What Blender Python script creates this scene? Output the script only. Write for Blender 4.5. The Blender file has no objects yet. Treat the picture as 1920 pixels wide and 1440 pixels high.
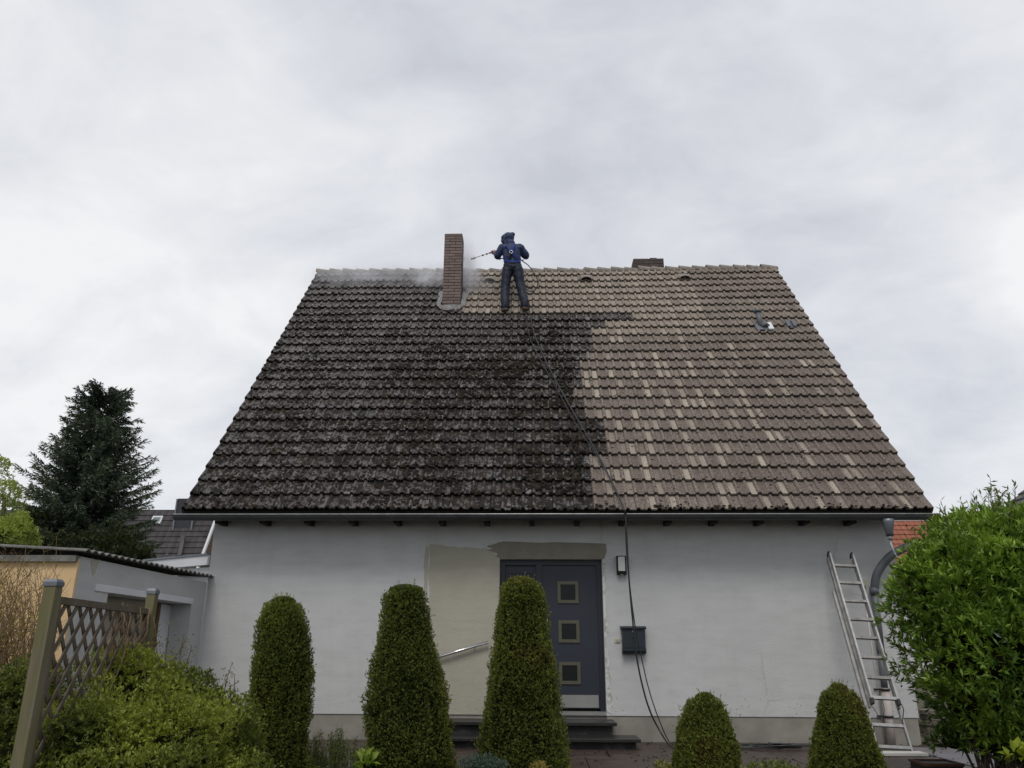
import bpy, bmesh, math, random
import numpy as np
from mathutils import Vector, Matrix

random.seed(7); RNG = np.random.default_rng(7)
S = bpy.context.scene
COL = S.collection
PI = math.pi
def R(a): return math.radians(a)

# ------------------------------------------------------------------ camera
FPX, YAW, PITCH, ROLL = 1474.6, -0.0316, 0.3265, 0.0044
CAM = np.array([0.0, -11.866, 1.196])
_f = np.array([math.sin(YAW)*math.cos(PITCH), math.cos(YAW)*math.cos(PITCH), math.sin(PITCH)])
_r = np.array([math.cos(YAW), -math.sin(YAW), 0.0]); _u = np.cross(_r, _f)
CR = np.array([math.cos(ROLL)*_r+math.sin(ROLL)*_u, -math.sin(ROLL)*_r+math.cos(ROLL)*_u, _f])
cam = bpy.data.objects.new('camera', bpy.data.cameras.new('camera')); COL.objects.link(cam)
cam.data.sensor_width = 36; cam.data.lens = FPX/1920*36
cam.data.clip_start = 0.05; cam.data.clip_end = 2000
cam.matrix_world = Matrix(((CR[0][0], CR[1][0], -CR[2][0], CAM[0]), (CR[0][1], CR[1][1], -CR[2][1], CAM[1]),
                           (CR[0][2], CR[1][2], -CR[2][2], CAM[2]), (0, 0, 0, 1)))
S.camera = cam
def ray(u, v): return np.array([(u-960)/FPX, (720-v)/FPX, 1.0]) @ CR
def at(u, v, Y):                      # point of the photograph's line of sight at depth Y
    d = ray(u, v); return CAM + d*((Y-CAM[1])/d[1])
def atz(u, v, z):
    d = ray(u, v); return CAM + d*((z-CAM[2])/d[2])
def atx(u, v, X):
    d = ray(u, v); return CAM + d*((X-CAM[0])/d[0])

# ------------------------------------------------------------------ sky and sun
SUN_EL, SUN_AZ = R(54), R(188)
W = bpy.data.worlds.new('World'); S.world = W; W.use_nodes = True
nt = W.node_tree; nt.nodes.clear()
def wn(t, **k):
    n = nt.nodes.new(t)
    for a, b in k.items(): setattr(n, a, b)
    return n
wl = nt.links.new
out = wn('ShaderNodeOutputWorld'); mixs = wn('ShaderNodeMixShader'); bg1 = wn('ShaderNodeBackground'); bg2 = wn('ShaderNodeBackground')
sky = wn('ShaderNodeTexSky', sky_type='NISHITA', sun_disc=False, sun_elevation=SUN_EL, sun_rotation=SUN_AZ)
wl(sky.outputs[0], bg1.inputs[0]); bg1.inputs[1].default_value = 0.10
tc = wn('ShaderNodeTexCoord'); sep = wn('ShaderNodeSeparateXYZ'); wl(tc.outputs['Generated'], sep.inputs[0])
def wmath(op, a, b=None, c=None):
    m = wn('ShaderNodeMath', operation=op)
    for i, x in enumerate((a, b, c)):
        if x is None: continue
        if isinstance(x, (int, float)): m.inputs[i].default_value = x
        else: wl(x, m.inputs[i])
    return m.outputs[0]
den = wmath('ADD', wmath('MAXIMUM', sep.outputs[2], 0.0), 0.42)
px_ = wmath('DIVIDE', sep.outputs[0], den); py_ = wmath('DIVIDE', sep.outputs[1], den)
cmb = wn('ShaderNodeCombineXYZ'); wl(px_, cmb.inputs[0]); wl(py_, cmb.inputs[1])
def wnoise(scale, detail, rough, off, dist=0.0):
    mp = wn('ShaderNodeMapping'); mp.inputs['Location'].default_value = off; mp.inputs['Rotation'].default_value = (0, 0, 0.5)
    mp.inputs['Scale'].default_value = (1.0, 1.35, 1)
    wl(cmb.outputs[0], mp.inputs[0])
    n = wn('ShaderNodeTexNoise'); n.inputs['Scale'].default_value = scale; n.inputs['Detail'].default_value = detail
    n.inputs['Roughness'].default_value = rough; n.inputs['Distortion'].default_value = dist
    wl(mp.outputs[0], n.inputs[0]); return n.outputs[0]
big = wnoise(1.15, 4, 0.5, (3.1, 1.7, 0.2), 0.3); mid = wnoise(3.4, 6, 0.55, (0.4, 5.2, 0.9), 0.5)
def glow(u, v, k):                  # a brighter break in the cloud deck, as a direction
    d = ray(u, v); d = d/np.linalg.norm(d)
    dp = wn('ShaderNodeVectorMath', operation='DOT_PRODUCT'); wl(tc.outputs['Generated'], dp.inputs[0]); dp.inputs[1].default_value = tuple(d)
    return wmath('POWER', wmath('MAXIMUM', dp.outputs['Value'], 0.0), k)
fin = wnoise(8.5, 7, 0.6, (2.4, 0.7, 0.3), 0.8)
val = wmath('ADD', wmath('ADD', wmath('MULTIPLY', big, 0.46), wmath('MULTIPLY', mid, 0.40)), wmath('MULTIPLY', fin, 0.14))
val = wmath('ADD', val, wmath('MULTIPLY', glow(280, 360, 26), 0.15))
val = wmath('ADD', val, wmath('MULTIPLY', glow(1975, 470, 420), 0.22))
val = wmath('SUBTRACT', val, wmath('MULTIPLY', glow(1150, 420, 40), 0.07))
ramp = wn('ShaderNodeValToRGB'); wl(val, ramp.inputs[0])
cr = ramp.color_ramp; cr.elements[0].position = 0.38; cr.elements[0].color = (0.60, 0.62, 0.675, 1)
cr.elements[1].position = 0.665; cr.elements[1].color = (0.93, 0.94, 0.95, 1)
e = cr.elements.new(0.5); e.color = (0.745, 0.765, 0.81, 1)
wl(ramp.outputs[0], bg2.inputs[0]); bg2.inputs[1].default_value = 1.0
mixs.inputs[0].default_value = 0.94
wl(bg1.outputs[0], mixs.inputs[1]); wl(bg2.outputs[0], mixs.inputs[2]); wl(mixs.outputs[0], out.inputs[0])
sun = bpy.data.objects.new('sun', bpy.data.lights.new('sun', 'SUN')); COL.objects.link(sun)
sun.data.energy = 1.5; sun.data.angle = R(22); sun.data.color = (1.0, 0.96, 0.9)
sd = Vector((math.sin(SUN_AZ)*math.cos(SUN_EL), math.cos(SUN_AZ)*math.cos(SUN_EL), math.sin(SUN_EL)))
sun.rotation_euler = sd.to_track_quat('Z', 'Y').to_euler()
S.view_settings.view_transform = 'Standard'; S.view_settings.look = 'None'
S.view_settings.exposure = 0.0; S.view_settings.gamma = 1.0; S.view_settings.use_curve_mapping = False
S.render.engine = 'CYCLES'
S.cycles.use_denoising = True; S.cycles.max_bounces = 8; S.cycles.diffuse_bounces = 4; S.cycles.volume_bounces = 6
S.cycles.transparent_max_bounces = 16; S.cycles.volume_step_rate = 1.0

# ------------------------------------------------------------------ materials
def mat(name, color=(.5, .5, .5), rough=.7, metal=0.0, spec=0.4):
    m = bpy.data.materials.new(name); m.use_nodes = True
    b = m.node_tree.nodes['Principled BSDF']
    b.inputs['Base Color'].default_value = (*color, 1); b.inputs['Roughness'].default_value = rough
    b.inputs['Metallic'].default_value = metal; b.inputs['Specular IOR Level'].default_value = spec
    return m
class NT:
    def __init__(s, m): s.m = m; s.t = m.node_tree; s.b = s.t.nodes['Principled BSDF']; s._pos = None
    def n(s, t, **k):
        x = s.t.nodes.new(t)
        for a, b in k.items(): setattr(x, a, b)
        return x
    def l(s, a, b): s.t.links.new(a, b)
    def pos(s):
        if s._pos is None: s._pos = s.n('ShaderNodeNewGeometry').outputs['Position']
        return s._pos
    def mapped(s, scale=(1, 1, 1), off=(0, 0, 0), rot=(0, 0, 0), src=None):
        mp = s.n('ShaderNodeMapping'); mp.inputs['Scale'].default_value = scale; mp.inputs['Location'].default_value = off
        mp.inputs['Rotation'].default_value = rot
        s.l(src or s.pos(), mp.inputs[0]); return mp.outputs[0]
    def noise(s, scale, detail=4, rough=.55, vec=None, dist=0):
        x = s.n('ShaderNodeTexNoise'); x.inputs['Scale'].default_value = scale; x.inputs['Detail'].default_value = detail
        x.inputs['Roughness'].default_value = rough; x.inputs['Distortion'].default_value = dist
        s.l(vec or s.pos(), x.inputs[0]); return x.outputs[0]
    def voro(s, scale, vec=None, feature='F1'):
        x = s.n('ShaderNodeTexVoronoi', feature=feature); x.inputs['Scale'].default_value = scale
        s.l(vec or s.pos(), x.inputs[0]); return x.outputs[0]
    def rmp(s, fac, *stops):
        x = s.n('ShaderNodeValToRGB'); s.l(fac, x.inputs[0]); c = x.color_ramp
        while len(c.elements) < len(stops): c.elements.new(.5)
        for e, (p, v) in zip(c.elements, stops):
            e.position = p; e.color = (v, v, v, 1) if isinstance(v, (int, float)) else (*v, 1)
        return x.outputs[0]
    def mix(s, fac, a, b, mode='MIX'):
        x = s.n('ShaderNodeMix', data_type='RGBA', blend_type=mode)
        for i, v in ((0, fac), (6, a), (7, b)):
            if isinstance(v, (int, float)): x.inputs[i].default_value = v if i == 0 else (v, v, v, 1)
            elif isinstance(v, tuple): x.inputs[i].default_value = (*v, 1)
            else: s.l(v, x.inputs[i])
        return x.outputs[2]
    def ma(s, op, a, b=0.0, clamp=False):
        x = s.n('ShaderNodeMath', operation=op); x.use_clamp = clamp
        for i, v in ((0, a), (1, b)):
            if isinstance(v, (int, float)): x.inputs[i].default_value = v
            else: s.l(v, x.inputs[i])
        return x.outputs[0]
    def attr(s, name):
        a = s.n('ShaderNodeAttribute'); a.attribute_name = name
        sp = s.n('ShaderNodeSeparateColor'); s.l(a.outputs['Color'], sp.inputs[0])
        return a.outputs['Color'], sp.outputs[0], sp.outputs[1], sp.outputs[2], a.outputs['Alpha']
    def base(s, c): s.l(c, s.b.inputs['Base Color'])
    def rough(s, c): s.l(c, s.b.inputs['Roughness'])
    def bump(s, h, strength=.5, dist=.01):
        b = s.n('ShaderNodeBump'); b.inputs['Strength'].default_value = strength; b.inputs['Distance'].default_value = dist
        s.l(h, b.inputs['Height']); s.l(b.outputs[0], s.b.inputs['Normal'])

def mottled(name, c1, c2, scale=6, rough=.8, bump=.3, bdist=.005, bscale=60, detail=6, metal=0, spec=.35, lo=.3, hi=.7):
    m = mat(name, c1, rough, metal, spec); n = NT(m)
    n.base(n.mix(n.rmp(n.noise(scale, detail, .6), (lo, 0.), (hi, 1.)), c1, c2))
    if bump: n.bump(n.noise(bscale, 4, .6), bump, bdist)
    return m

M = {}
# painted plaster wall: cool white with faint horizontal trowel marks, specks and streaks
def plaster(name, c1, c2, speck=True):
    m = mat(name, c1, .85, 0, .25); n = NT(m)
    streak = n.noise(1.0, 6, .65, n.mapped((2.2, 2.2, 9.0)))
    big = n.noise(.9, 4, .5)
    c = n.mix(n.rmp(big, (.3, 0.), (.75, 1.)), c1, c2)
    c = n.mix(n.ma('MULTIPLY', n.rmp(streak, (.45, 0.), (.62, 1.)), .42), c, tuple(x*.78 for x in c2))
    drip = n.noise(1.0, 5, .6, n.mapped((4.3, 4.3, .6), (1.3, 0, 0)))
    c = n.mix(n.ma('MULTIPLY', n.rmp(drip, (.52, 0.), (.74, 1.)), .10), c, (.30, .30, .27))
    if speck:
        sp = n.rmp(n.voro(5.5), (.035, 1.), (.05, 0.)); sp2 = n.rmp(n.noise(2.3, 2), (.52, 0.), (.6, 1.))
        c = n.mix(n.ma('MULTIPLY', n.ma('MULTIPLY', sp, sp2), .75), c, (.12, .11, .10))
    z = n.n('ShaderNodeSeparateXYZ'); n.l(n.pos(), z.inputs[0])
    low = n.rmp(z.outputs[2], (.33, 1.), (.75, 0.)); spl = n.rmp(n.voro(16), (.10, 1.), (.16, 0.))
    c = n.mix(n.ma('MULTIPLY', n.ma('MULTIPLY', low, spl), n.rmp(n.noise(3.1, 3), (.42, 0.), (.56, .9))), c, (.16, .14, .12))
    ck = n.voro(.55, n.mapped((1, 1, .8)), 'DISTANCE_TO_EDGE'); ckn = n.ma('ADD', ck, n.ma('MULTIPLY', n.ma('SUBTRACT', n.noise(9, 4, .7), .5), .05))
    crack = n.ma('MULTIPLY', n.rmp(n.ma('ABSOLUTE', ckn), (.0, 1.), (.006, 0.)), n.rmp(n.noise(.7, 2), (.5, 0.), (.6, .30 if name == 'white plaster' else 0.)))
    c = n.mix(crack, c, (.22, .21, .19))
    n.base(c)
    h = n.ma('ADD', n.ma('MULTIPLY', n.noise(1.0, 5, .7, n.mapped((30, 30, 90))), .6), n.noise(140, 3, .6))
    n.bump(h, .9, .012)
    return m
M['plaster'] = plaster('white plaster', (.565, .572, .570), (.635, .640, .638))
M['patch'] = plaster('bare beige render', (.42, .40, .325), (.49, .465, .385))
M['lintel'] = mottled('dark filler render', (.19, .18, .145), (.25, .235, .19), 4, .9, .3)
M['filler'] = mottled('white filler', (.60, .61, .60), (.36, .35, .31), 14, .9, .6, .01, 40, 6, lo=.45, hi=.6)
M['plinth'] = mottled('plinth render', (.21, .20, .175), (.30, .285, .25), 3.5, .85, .5, .006, 70)
M['orange'] = mottled('apricot render', (.60, .42, .22), (.68, .50, .29), 2.5, .9, .4)
M['garagewhite'] = plaster('garage white render', (.50, .505, .505), (.58, .58, .575))
M['niche'] = mottled('niche panel', (.30, .27, .21), (.36, .32, .25), 3, .8, .2)
M['brownwood'] = mottled('brown stained wood', (.10, .06, .035), (.15, .09, .05), 8, .7, .3)
M['concrete'] = mottled('grey fibre cement', (.085, .085, .078), (.20, .20, .19), 7, .9, .6, .008, 40)
M['fascia'] = mottled('white fascia', (.55, .57, .60), (.66, .67, .69), 2, .6, .1)
M['flashing'] = mottled('mortar flashing', (.11, .11, .11), (.30, .30, .30), 12, .85, .7, .015, 25)
M['zinc'] = mottled('weathered zinc', (.15, .165, .185), (.21, .225, .245), 5, .45, .1, .002, 60, metal=.55)
M['gutter'] = mottled('weathered gutter zinc', (.045, .047, .052), (.075, .078, .085), 4, .45, .1, .002, 60, metal=.3)
M['pipe'] = mottled('grey pipe', (.085, .095, .105), (.13, .14, .15), 8, .45, .1, .002)
M['pipe2'] = mottled('dirty white standpipe', (.50, .46, .43), (.36, .24, .19), 4, .6, .2, lo=.4, hi=.75)
M['whiteplastic'] = mottled('white plastic', (.62, .62, .60), (.55, .55, .52), 6, .5, 0)
M['cream'] = mottled('cream plastic', (.50, .47, .36), (.44, .40, .30), 10, .6, 0)
M['blackmetal'] = mat('black coated metal', (.010, .010, .011), .6, 0, .2)
M['black'] = mat('black rubber', (.022, .022, .023), .38)
M['anthracite'] = mottled('anthracite door lacquer', (.021, .025, .038), (.025, .029, .044), 2, .45, .05, .001, 200, spec=.4)
M['anthracite2'] = mottled('anthracite frame lacquer', (.014, .017, .027), (.018, .021, .031), 2, .4, .05, .001, 200, spec=.4)
M['mailbox'] = mottled('slate grey enamel', (.018, .026, .035), (.024, .032, .042), 3, .4, .05, .001)
M['steel'] = mottled('brushed steel', (.34, .34, .32), (.42, .42, .39), 3, .42, .05, .001, 90, metal=.8)
M['bronze'] = mottled('champagne trim', (.10, .095, .068), (.125, .12, .088), 5, .5, .05, .001, metal=.5)
M['chrome'] = mat('polished steel', (.62, .62, .63), .22, .95)
M['darkglass'] = mat('dark door glass', (.010, .011, .011), .25, 0, .22)
M['alu'] = mottled('weathered aluminium', (.30, .30, .29), (.46, .46, .45), 12, .45, .1, .001, metal=.65)
M['alugrime'] = mottled('grimy aluminium', (.13, .125, .12), (.34, .33, .31), 9, .5, .1, .001, metal=.5)
M['board'] = mottled('white board', (.55, .53, .48), (.63, .61, .56), 5, .7, .2)
M['granite'] = mottled('wet dark slab', (.013, .013, .012), (.028, .027, .026), 9, .40, .25, .003, 60)
M['granite2'] = mottled('dark riser', (.014, .014, .014), (.075, .075, .075), 7, .6, .4, .004, 60, lo=.5, hi=.8)
M['pave'] = mottled('wet brown paving', (.034, .023, .019), (.075, .052, .041), 5, .45, .5, .006, 45)
M['pavegrey'] = mottled('wet grey paving', (.115, .10, .11), (.20, .185, .195), 4, .35, .4, .006, 40)
M['soil'] = mottled('garden soil', (.030, .022, .015), (.065, .05, .032), 5, .95, .8, .03, 18)
M['ground'] = mottled('ground', (.05, .055, .025), (.09, .08, .045), 1.5, .95, .6, .03, 12)
M['woodpost'] = None
M['dirt'] = mottled('wet moss debris', (.010, .008, .006), (.026, .020, .012), 12, .7, .4)
M['mortar'] = mottled('mortar', (.035, .030, .028), (.06, .053, .05), 20, .95, .4)
M['soffit'] = mottled('dark soffit boards', (.016, .014, .012), (.030, .026, .021), 6, .8, .3)
M['stone'] = mottled('layered stone', (.10, .092, .08), (.22, .19, .15), 9, .9, .8, .02, 22)
M['rust'] = mottled('rusty sheet', (.055, .024, .016), (.12, .05, .03), 9, .75, .4)
M['darkcrate'] = mottled('dark planter', (.012, .010, .009), (.03, .024, .02), 8, .7, .4)
M['bark'] = mottled('bark', (.055, .042, .032), (.11, .085, .065), 14, .95, .8, .02, 30)
M['twig'] = mottled('twig bark', (.10, .065, .035), (.17, .115, .06), 20, .9, .3)
M['dryvine'] = mottled('dry vine', (.13, .085, .045), (.24, .17, .095), 20, .9, .3)
M['herbstem'] = mottled('green herb stems', (.05, .07, .02), (.09, .11, .04), 9, .8, 0)
M['core'] = mat('dark inner fill', (.012, .014, .006), 1, 0, 0)

# weathered pressure-treated post wood
def wood(name, c1, c2, c3, axis=(18, 18, 1.2)):
    m = mat(name, c1, .8, 0, .3); n = NT(m)
    g = n.noise(1.5, 8, .65, n.mapped(axis), .6)
    c = n.mix(n.rmp(g, (.3, 0.), (.7, 1.)), c1, c2)
    c = n.mix(n.rmp(n.noise(2.0, 5, .6, n.mapped((3, 3, .8))), (.45, 0.), (.65, .8)), c, c3)
    n.base(c); n.bump(g, .4, .004); return m
M['woodpost'] = wood('weathered green post', (.105, .092, .055), (.175, .155, .105), (.125, .125, .04))
M['slat'] = wood('weathered lattice wood', (.085, .066, .050), (.155, .125, .10), (.08, .07, .04), (9, 9, 9))

# brick
def brickmat(name, a, b, c_):
    m = mat(name, a, .75, 0, .35); n = NT(m)
    oi = n.n('ShaderNodeObjectInfo').outputs['Random']
    c = n.mix(n.rmp(oi, (0., 0.), (1., 1.)), a, b)
    c = n.mix(n.rmp(n.noise(18, 6, .6), (.45, 0.), (.75, .7)), c, c_)
    n.base(c); n.bump(n.noise(70, 4, .6), .4, .004); return m
M['brick'] = brickmat('wet chimney brick', (.135, .098, .088), (.205, .150, .132), (.105, .086, .082))
M['brick2'] = brickmat('dark chimney brick', (.055, .040, .038), (.085, .062, .056), (.045, .036, .034))

# concrete roof tile: attribute tint = (tone, dirty, pale, wet)
def tilemat():
    m = mat('concrete roof tile', (.3, .25, .2), .8, 0, .4); n = NT(m)
    _, tone, dirty, pale, alpha = n.attr('tint')
    # clean side
    c = n.mix(tone, (.150, .112, .097), (.285, .243, .198))
    c = n.mix(pale, c, (.415, .365, .295))
    fine = n.noise(40, 5, .75); sp = n.rmp(fine, (.46, 0.), (.53, 1.))
    spm = n.ma('MULTIPLY', sp, n.rmp(pale, (0., .90), (1., .22)))
    c = n.mix(spm, c, (.065, .052, .046))
    c = n.mix(n.ma('MULTIPLY', n.rmp(n.noise(120, 3, .6), (.55, 0.), (.66, 1.)), .45), c, (.50, .44, .37))
    grime = n.rmp(n.noise(2.2, 4, .6), (.4, 0.), (.7, .45)); c = n.mix(grime, c, n.mix(.5, c, (.12, .10, .09)))
    spot = n.ma('MULTIPLY', n.rmp(n.voro(9), (.20, 1.), (.24, 0.)), n.rmp(n.noise(3.3, 3), (.50, 0.), (.58, 1.)))
    clean = n.mix(spot, c, (.022, .018, .015))
    # unwashed, wet side
    d = n.mix(tone, (.056, .048, .045), (.145, .128, .118))
    d = n.mix(n.ma('MULTIPLY', pale, .8), d, (.19, .18, .18))
    d = n.mix(n.ma('MULTIPLY', n.rmp(n.noise(30, 4, .6), (.5, 0.), (.58, 1.)), .6), d, (.030, .027, .027))
    moss = n.noise(13, 5, .66, n.mapped((1, .75, .75)), .4)
    mossmask = n.rmp(n.ma('ADD', moss, n.ma('MULTIPLY', n.ma('SUBTRACT', alpha, .5), .22)), (.505, 0.), (.53, 1.))
    mcol = n.mix(n.rmp(n.noise(3.4, 3), (.42, 0.), (.62, 1.)), (.008, .006, .005), (.024, .016, .009))
    mcol = n.mix(n.rmp(n.noise(1.9, 3, .5, n.mapped((1, 1, 1), (4, 2, 9))), (.60, 0.), (.68, .6)), mcol, (.030, .018, .011))
    d = n.mix(mossmask, d, mcol)
    lich = n.ma('MULTIPLY', n.rmp(n.voro(8), (.07, 1.), (.10, 0.)), n.rmp(n.noise(1.7, 2), (.5, 0.), (.56, 1.)))
    d = n.mix(n.ma('MULTIPLY', lich, .8), d, (.48, .47, .45))
    n.base(n.mix(dirty, clean, d))
    wetr = n.mix(mossmask, .34, .85)
    n.rough(n.mix(dirty, .82, wetr))
    h = n.ma('ADD', n.ma('MULTIPLY', fine, .5), n.ma('MULTIPLY', n.ma('MULTIPLY', mossmask, dirty), 1.2))
    n.bump(h, .5, .006)
    return m
M['tile'] = tilemat()
M['ridge'] = mottled('ridge tile', (.15, .13, .115), (.27, .24, .205), 8, .8, .5, .005, 60)
M['verge'] = mottled('verge strip', (.10, .095, .095), (.16, .15, .145), 6, .7, .3)
M['moss'] = mottled('roof moss cushions', (.008, .007, .005), (.030, .022, .010), 5, 1, .8, .01, 60, lo=.42, hi=.65)

def foliage(name, rough=.55, trans=.25):
    m = mat(name, (.1, .1, .05), rough, 0, .35); n = NT(m)
    c = n.attr('col')[0]; n.base(c)
    t = n.n('ShaderNodeBsdfTranslucent'); n.l(n.mix(1.0, c, (1.25, 1.35, .7), 'MULTIPLY'), t.inputs[0])
    mx = n.n('ShaderNodeMixShader'); mx.inputs[0].default_value = trans
    o = [x for x in n.t.nodes if x.type == 'OUTPUT_MATERIAL'][0]
    n.l(n.b.outputs[0], mx.inputs[1]); n.l(t.outputs[0], mx.inputs[2]); n.l(mx.outputs[0], o.inputs[0])
    return m
M['leaf'] = foliage('leaves', .6, .35); M['needle'] = foliage('needles', .6, .1); M['laurel'] = foliage('glossy leaves', .36, .22)

# cloth
def cloth(name, a, b, rough=.55):
    m = mat(name, a, rough, 0, .2); n = NT(m)
    n.base(n.mix(n.rmp(n.noise(7, 5, .6), (.35, 0.), (.7, 1.)), a, b))
    n.bump(n.noise(1.0, 3, .55, n.mapped((16, 16, 30), rot=(.4, .5, 0)), .8), .55, .02); return m
M['jacket'] = cloth('navy rain jacket', (.018, .028, .075), (.040, .056, .120), .48)
M['trousers'] = cloth('navy rain trousers', (.008, .011, .021), (.019, .024, .042), .45)
M['strap'] = cloth('blue webbing', (.012, .028, .16), (.02, .045, .23), .7)
M['glove'] = cloth('red work glove', (.32, .035, .03), (.40, .06, .05), .7)
M['boot'] = cloth('brown boot', (.045, .032, .024), (.085, .058, .040), .6)
M['skin'] = mat('skin', (.42, .27, .20), .5)
M['belt'] = cloth('dark belt', (.02, .018, .015), (.06, .05, .03), .7)
M['visor'] = mat('face mask', (.16, .17, .18), .35)

# ------------------------------------------------------------------ building helpers
def tag(o, label=None, cat=None, group=None, kind=None):
    if label: o['label'] = label
    if cat: o['category'] = cat
    if group: o['group'] = group
    if kind: o['kind'] = kind
    return o
def empty(name, loc=(0, 0, 0), parent=None):
    o = bpy.data.objects.new(name, None); COL.objects.link(o); o.location = loc; o.empty_display_size = .2
    if parent: o.parent = parent
    return o
def link(name, me, parent=None):
    o = bpy.data.objects.new(name, me); COL.objects.link(o)
    if parent:
        o.parent = parent; o.matrix_parent_inverse = Matrix.Translation(-world_loc(parent))
    return o
def world_loc(o):
    v = Vector(o.location)
    while o.parent:
        if o.matrix_parent_inverse != Matrix.Identity(4): v = v + o.matrix_parent_inverse.to_translation()
        o = o.parent; v = v + Vector(o.location)
    return v
def npmesh(name, V, F, mat=None, smooth=False, col=None, colname='col', face_smooth=None):
    """V (n,3); F (m,k) array of constant k, or list of faces; col per-vertex (n,4)"""
    me = bpy.data.meshes.new(name)
    V = np.asarray(V, dtype=np.float32)
    if isinstance(F, np.ndarray):
        k = F.shape[1]; m = F.shape[0]
        me.vertices.add(len(V)); me.vertices.foreach_set('co', V.ravel())
        me.loops.add(m*k); me.loops.foreach_set('vertex_index', F.astype(np.int32).ravel())
        me.polygons.add(m); me.polygons.foreach_set('loop_start', np.arange(0, m*k, k, dtype=np.int32))
        me.update(calc_edges=True)
    else:
        me.from_pydata([tuple(map(float, p)) for p in V], [], [tuple(map(int, f)) for f in F]); me.update()
    if smooth: me.polygons.foreach_set('use_smooth', np.ones(len(me.polygons), dtype=bool))
    if face_smooth is not None: me.polygons.foreach_set('use_smooth', np.asarray(face_smooth, dtype=bool))
    if col is not None:
        a = me.color_attributes.new(colname, 'FLOAT_COLOR', 'POINT'); a.data.foreach_set('color', np.asarray(col, dtype=np.float32).ravel())
    if mat: me.materials.append(mat)
    return me
class MB:
    """collects simple solids, builds ONE mesh object"""
    def __init__(s): s.v = []; s.f = []; s.sm = []
    def add(s, V, F, smooth=False):
        o = len(s.v); s.v += [tuple(map(float, p)) for p in V]; s.f += [tuple(i+o for i in f) for f in F]; s.sm += [smooth]*len(F); return s
    def box(s, x0, x1, y0, y1, z0, z1, bev=0.0):
        if bev:
            b = bev; V = []; 
            for z, i in ((z0, b), (z0+b, 0), (z1-b, 0), (z1, b)):
                V += [(x0+i, y0+i, z), (x1-i, y0+i, z), (x1-i, y1-i, z), (x0+i, y1-i, z)]
            F = [(3, 2, 1, 0), (12, 13, 14, 15)]
            for k in range(3):
                for j in range(4): F.append((4*k+j, 4*k+(j+1) % 4, 4*k+4+(j+1) % 4, 4*k+4+j))
            return s.add(V, F)
        V = [(x0, y0, z0), (x1, y0, z0), (x1, y1, z0), (x0, y1, z0), (x0, y0, z1), (x1, y0, z1), (x1, y1, z1), (x0, y1, z1)]
        return s.add(V, [(3, 2, 1, 0), (4, 5, 6, 7), (0, 1, 5, 4), (1, 2, 6, 5), (2, 3, 7, 6), (3, 0, 4, 7)])
    def obox(s, c, ax, ay, az):     # oriented box: centre and three half-axis vectors
        c, ax, ay, az = map(np.asarray, (c, ax, ay, az))
        V = [c+i*ax+j*ay+k*az for k in (-1, 1) for j, i in ((-1, -1), (-1, 1), (1, 1), (1, -1))]
        return s.add(V, [(3, 2, 1, 0), (4, 5, 6, 7), (0, 1, 5, 4), (1, 2, 6, 5), (2, 3, 7, 6), (3, 0, 4, 7)])
    def bar(s, a, b, w, h, up=(0, 0, 1)):   # rectangular bar from a to b
        a, b = np.asarray(a, float), np.asarray(b, float); d = b-a; L = np.linalg.norm(d); d = d/L
        x = np.cross(d, up); x = x/np.linalg.norm(x); y = np.cross(x, d)
        return s.obox((a+b)/2, x*w/2, d*L/2, y*h/2)
    def tube(s, pts, r, n=8, caps=True):
        P = np.asarray(pts, float); m = len(P); rr = np.full(m, r) if np.isscalar(r) else np.asarray(r, float)
        T = np.gradient(P, axis=0); T /= np.linalg.norm(T, axis=1)[:, None]+1e-9
        ref = np.array([0, 0, 1.]) if abs(T[0][2]) < .9 else np.array([1., 0, 0])
        V = []; x = np.cross(T[0], ref); x /= np.linalg.norm(x)
        for i in range(m):
            x = x-T[i]*(x@T[i]); x /= np.linalg.norm(x)+1e-9; y = np.cross(T[i], x)
            for k in range(n):
                a = 2*PI*k/n; V.append(P[i]+rr[i]*(math.cos(a)*x+math.sin(a)*y))
        F = [(i*n+k, i*n+(k+1) % n, (i+1)*n+(k+1) % n, (i+1)*n+k) for i in range(m-1) for k in range(n)]
        s.add(V, F, True)
        if caps: s.f += []; o = len(s.v)-m*n; s.f += [tuple(o+k for k in range(n))[::-1], tuple(o+(m-1)*n+k for k in range(n))]; s.sm += [False, False]
        return s
    def prism(s, poly, y0, y1):     # polygon in xz, extruded along y
        n = len(poly); V = [(p[0], y0, p[1]) for p in poly]+[(p[0], y1, p[1]) for p in poly]
        F = [tuple(range(n)), tuple(range(2*n-1, n-1, -1))]+[(i, i+n, (i+1) % n+n, (i+1) % n) for i in range(n)]
        return s.add(V, F)
    def build(s, name, m, parent=None):
        me = npmesh(name, s.v, s.f, m if isinstance(m, bpy.types.Material) else M[m], face_smooth=s.sm)
        return link(name, me, parent)
def spline(pts, n=10):
    P = np.asarray(pts, float); P = np.vstack([2*P[0]-P[1], P, 2*P[-1]-P[-2]]); o = []
    for i in range(1, len(P)-2):
        for t in np.linspace(0, 1, n, endpoint=False):
            a, b, c, d = P[i-1], P[i], P[i+1], P[i+2]
            o.append(.5*((2*b)+(-a+c)*t+(2*a-5*b+4*c-d)*t*t+(-a+3*b-3*c+d)*t**3))
    o.append(P[-2]); return np.array(o)
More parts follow.
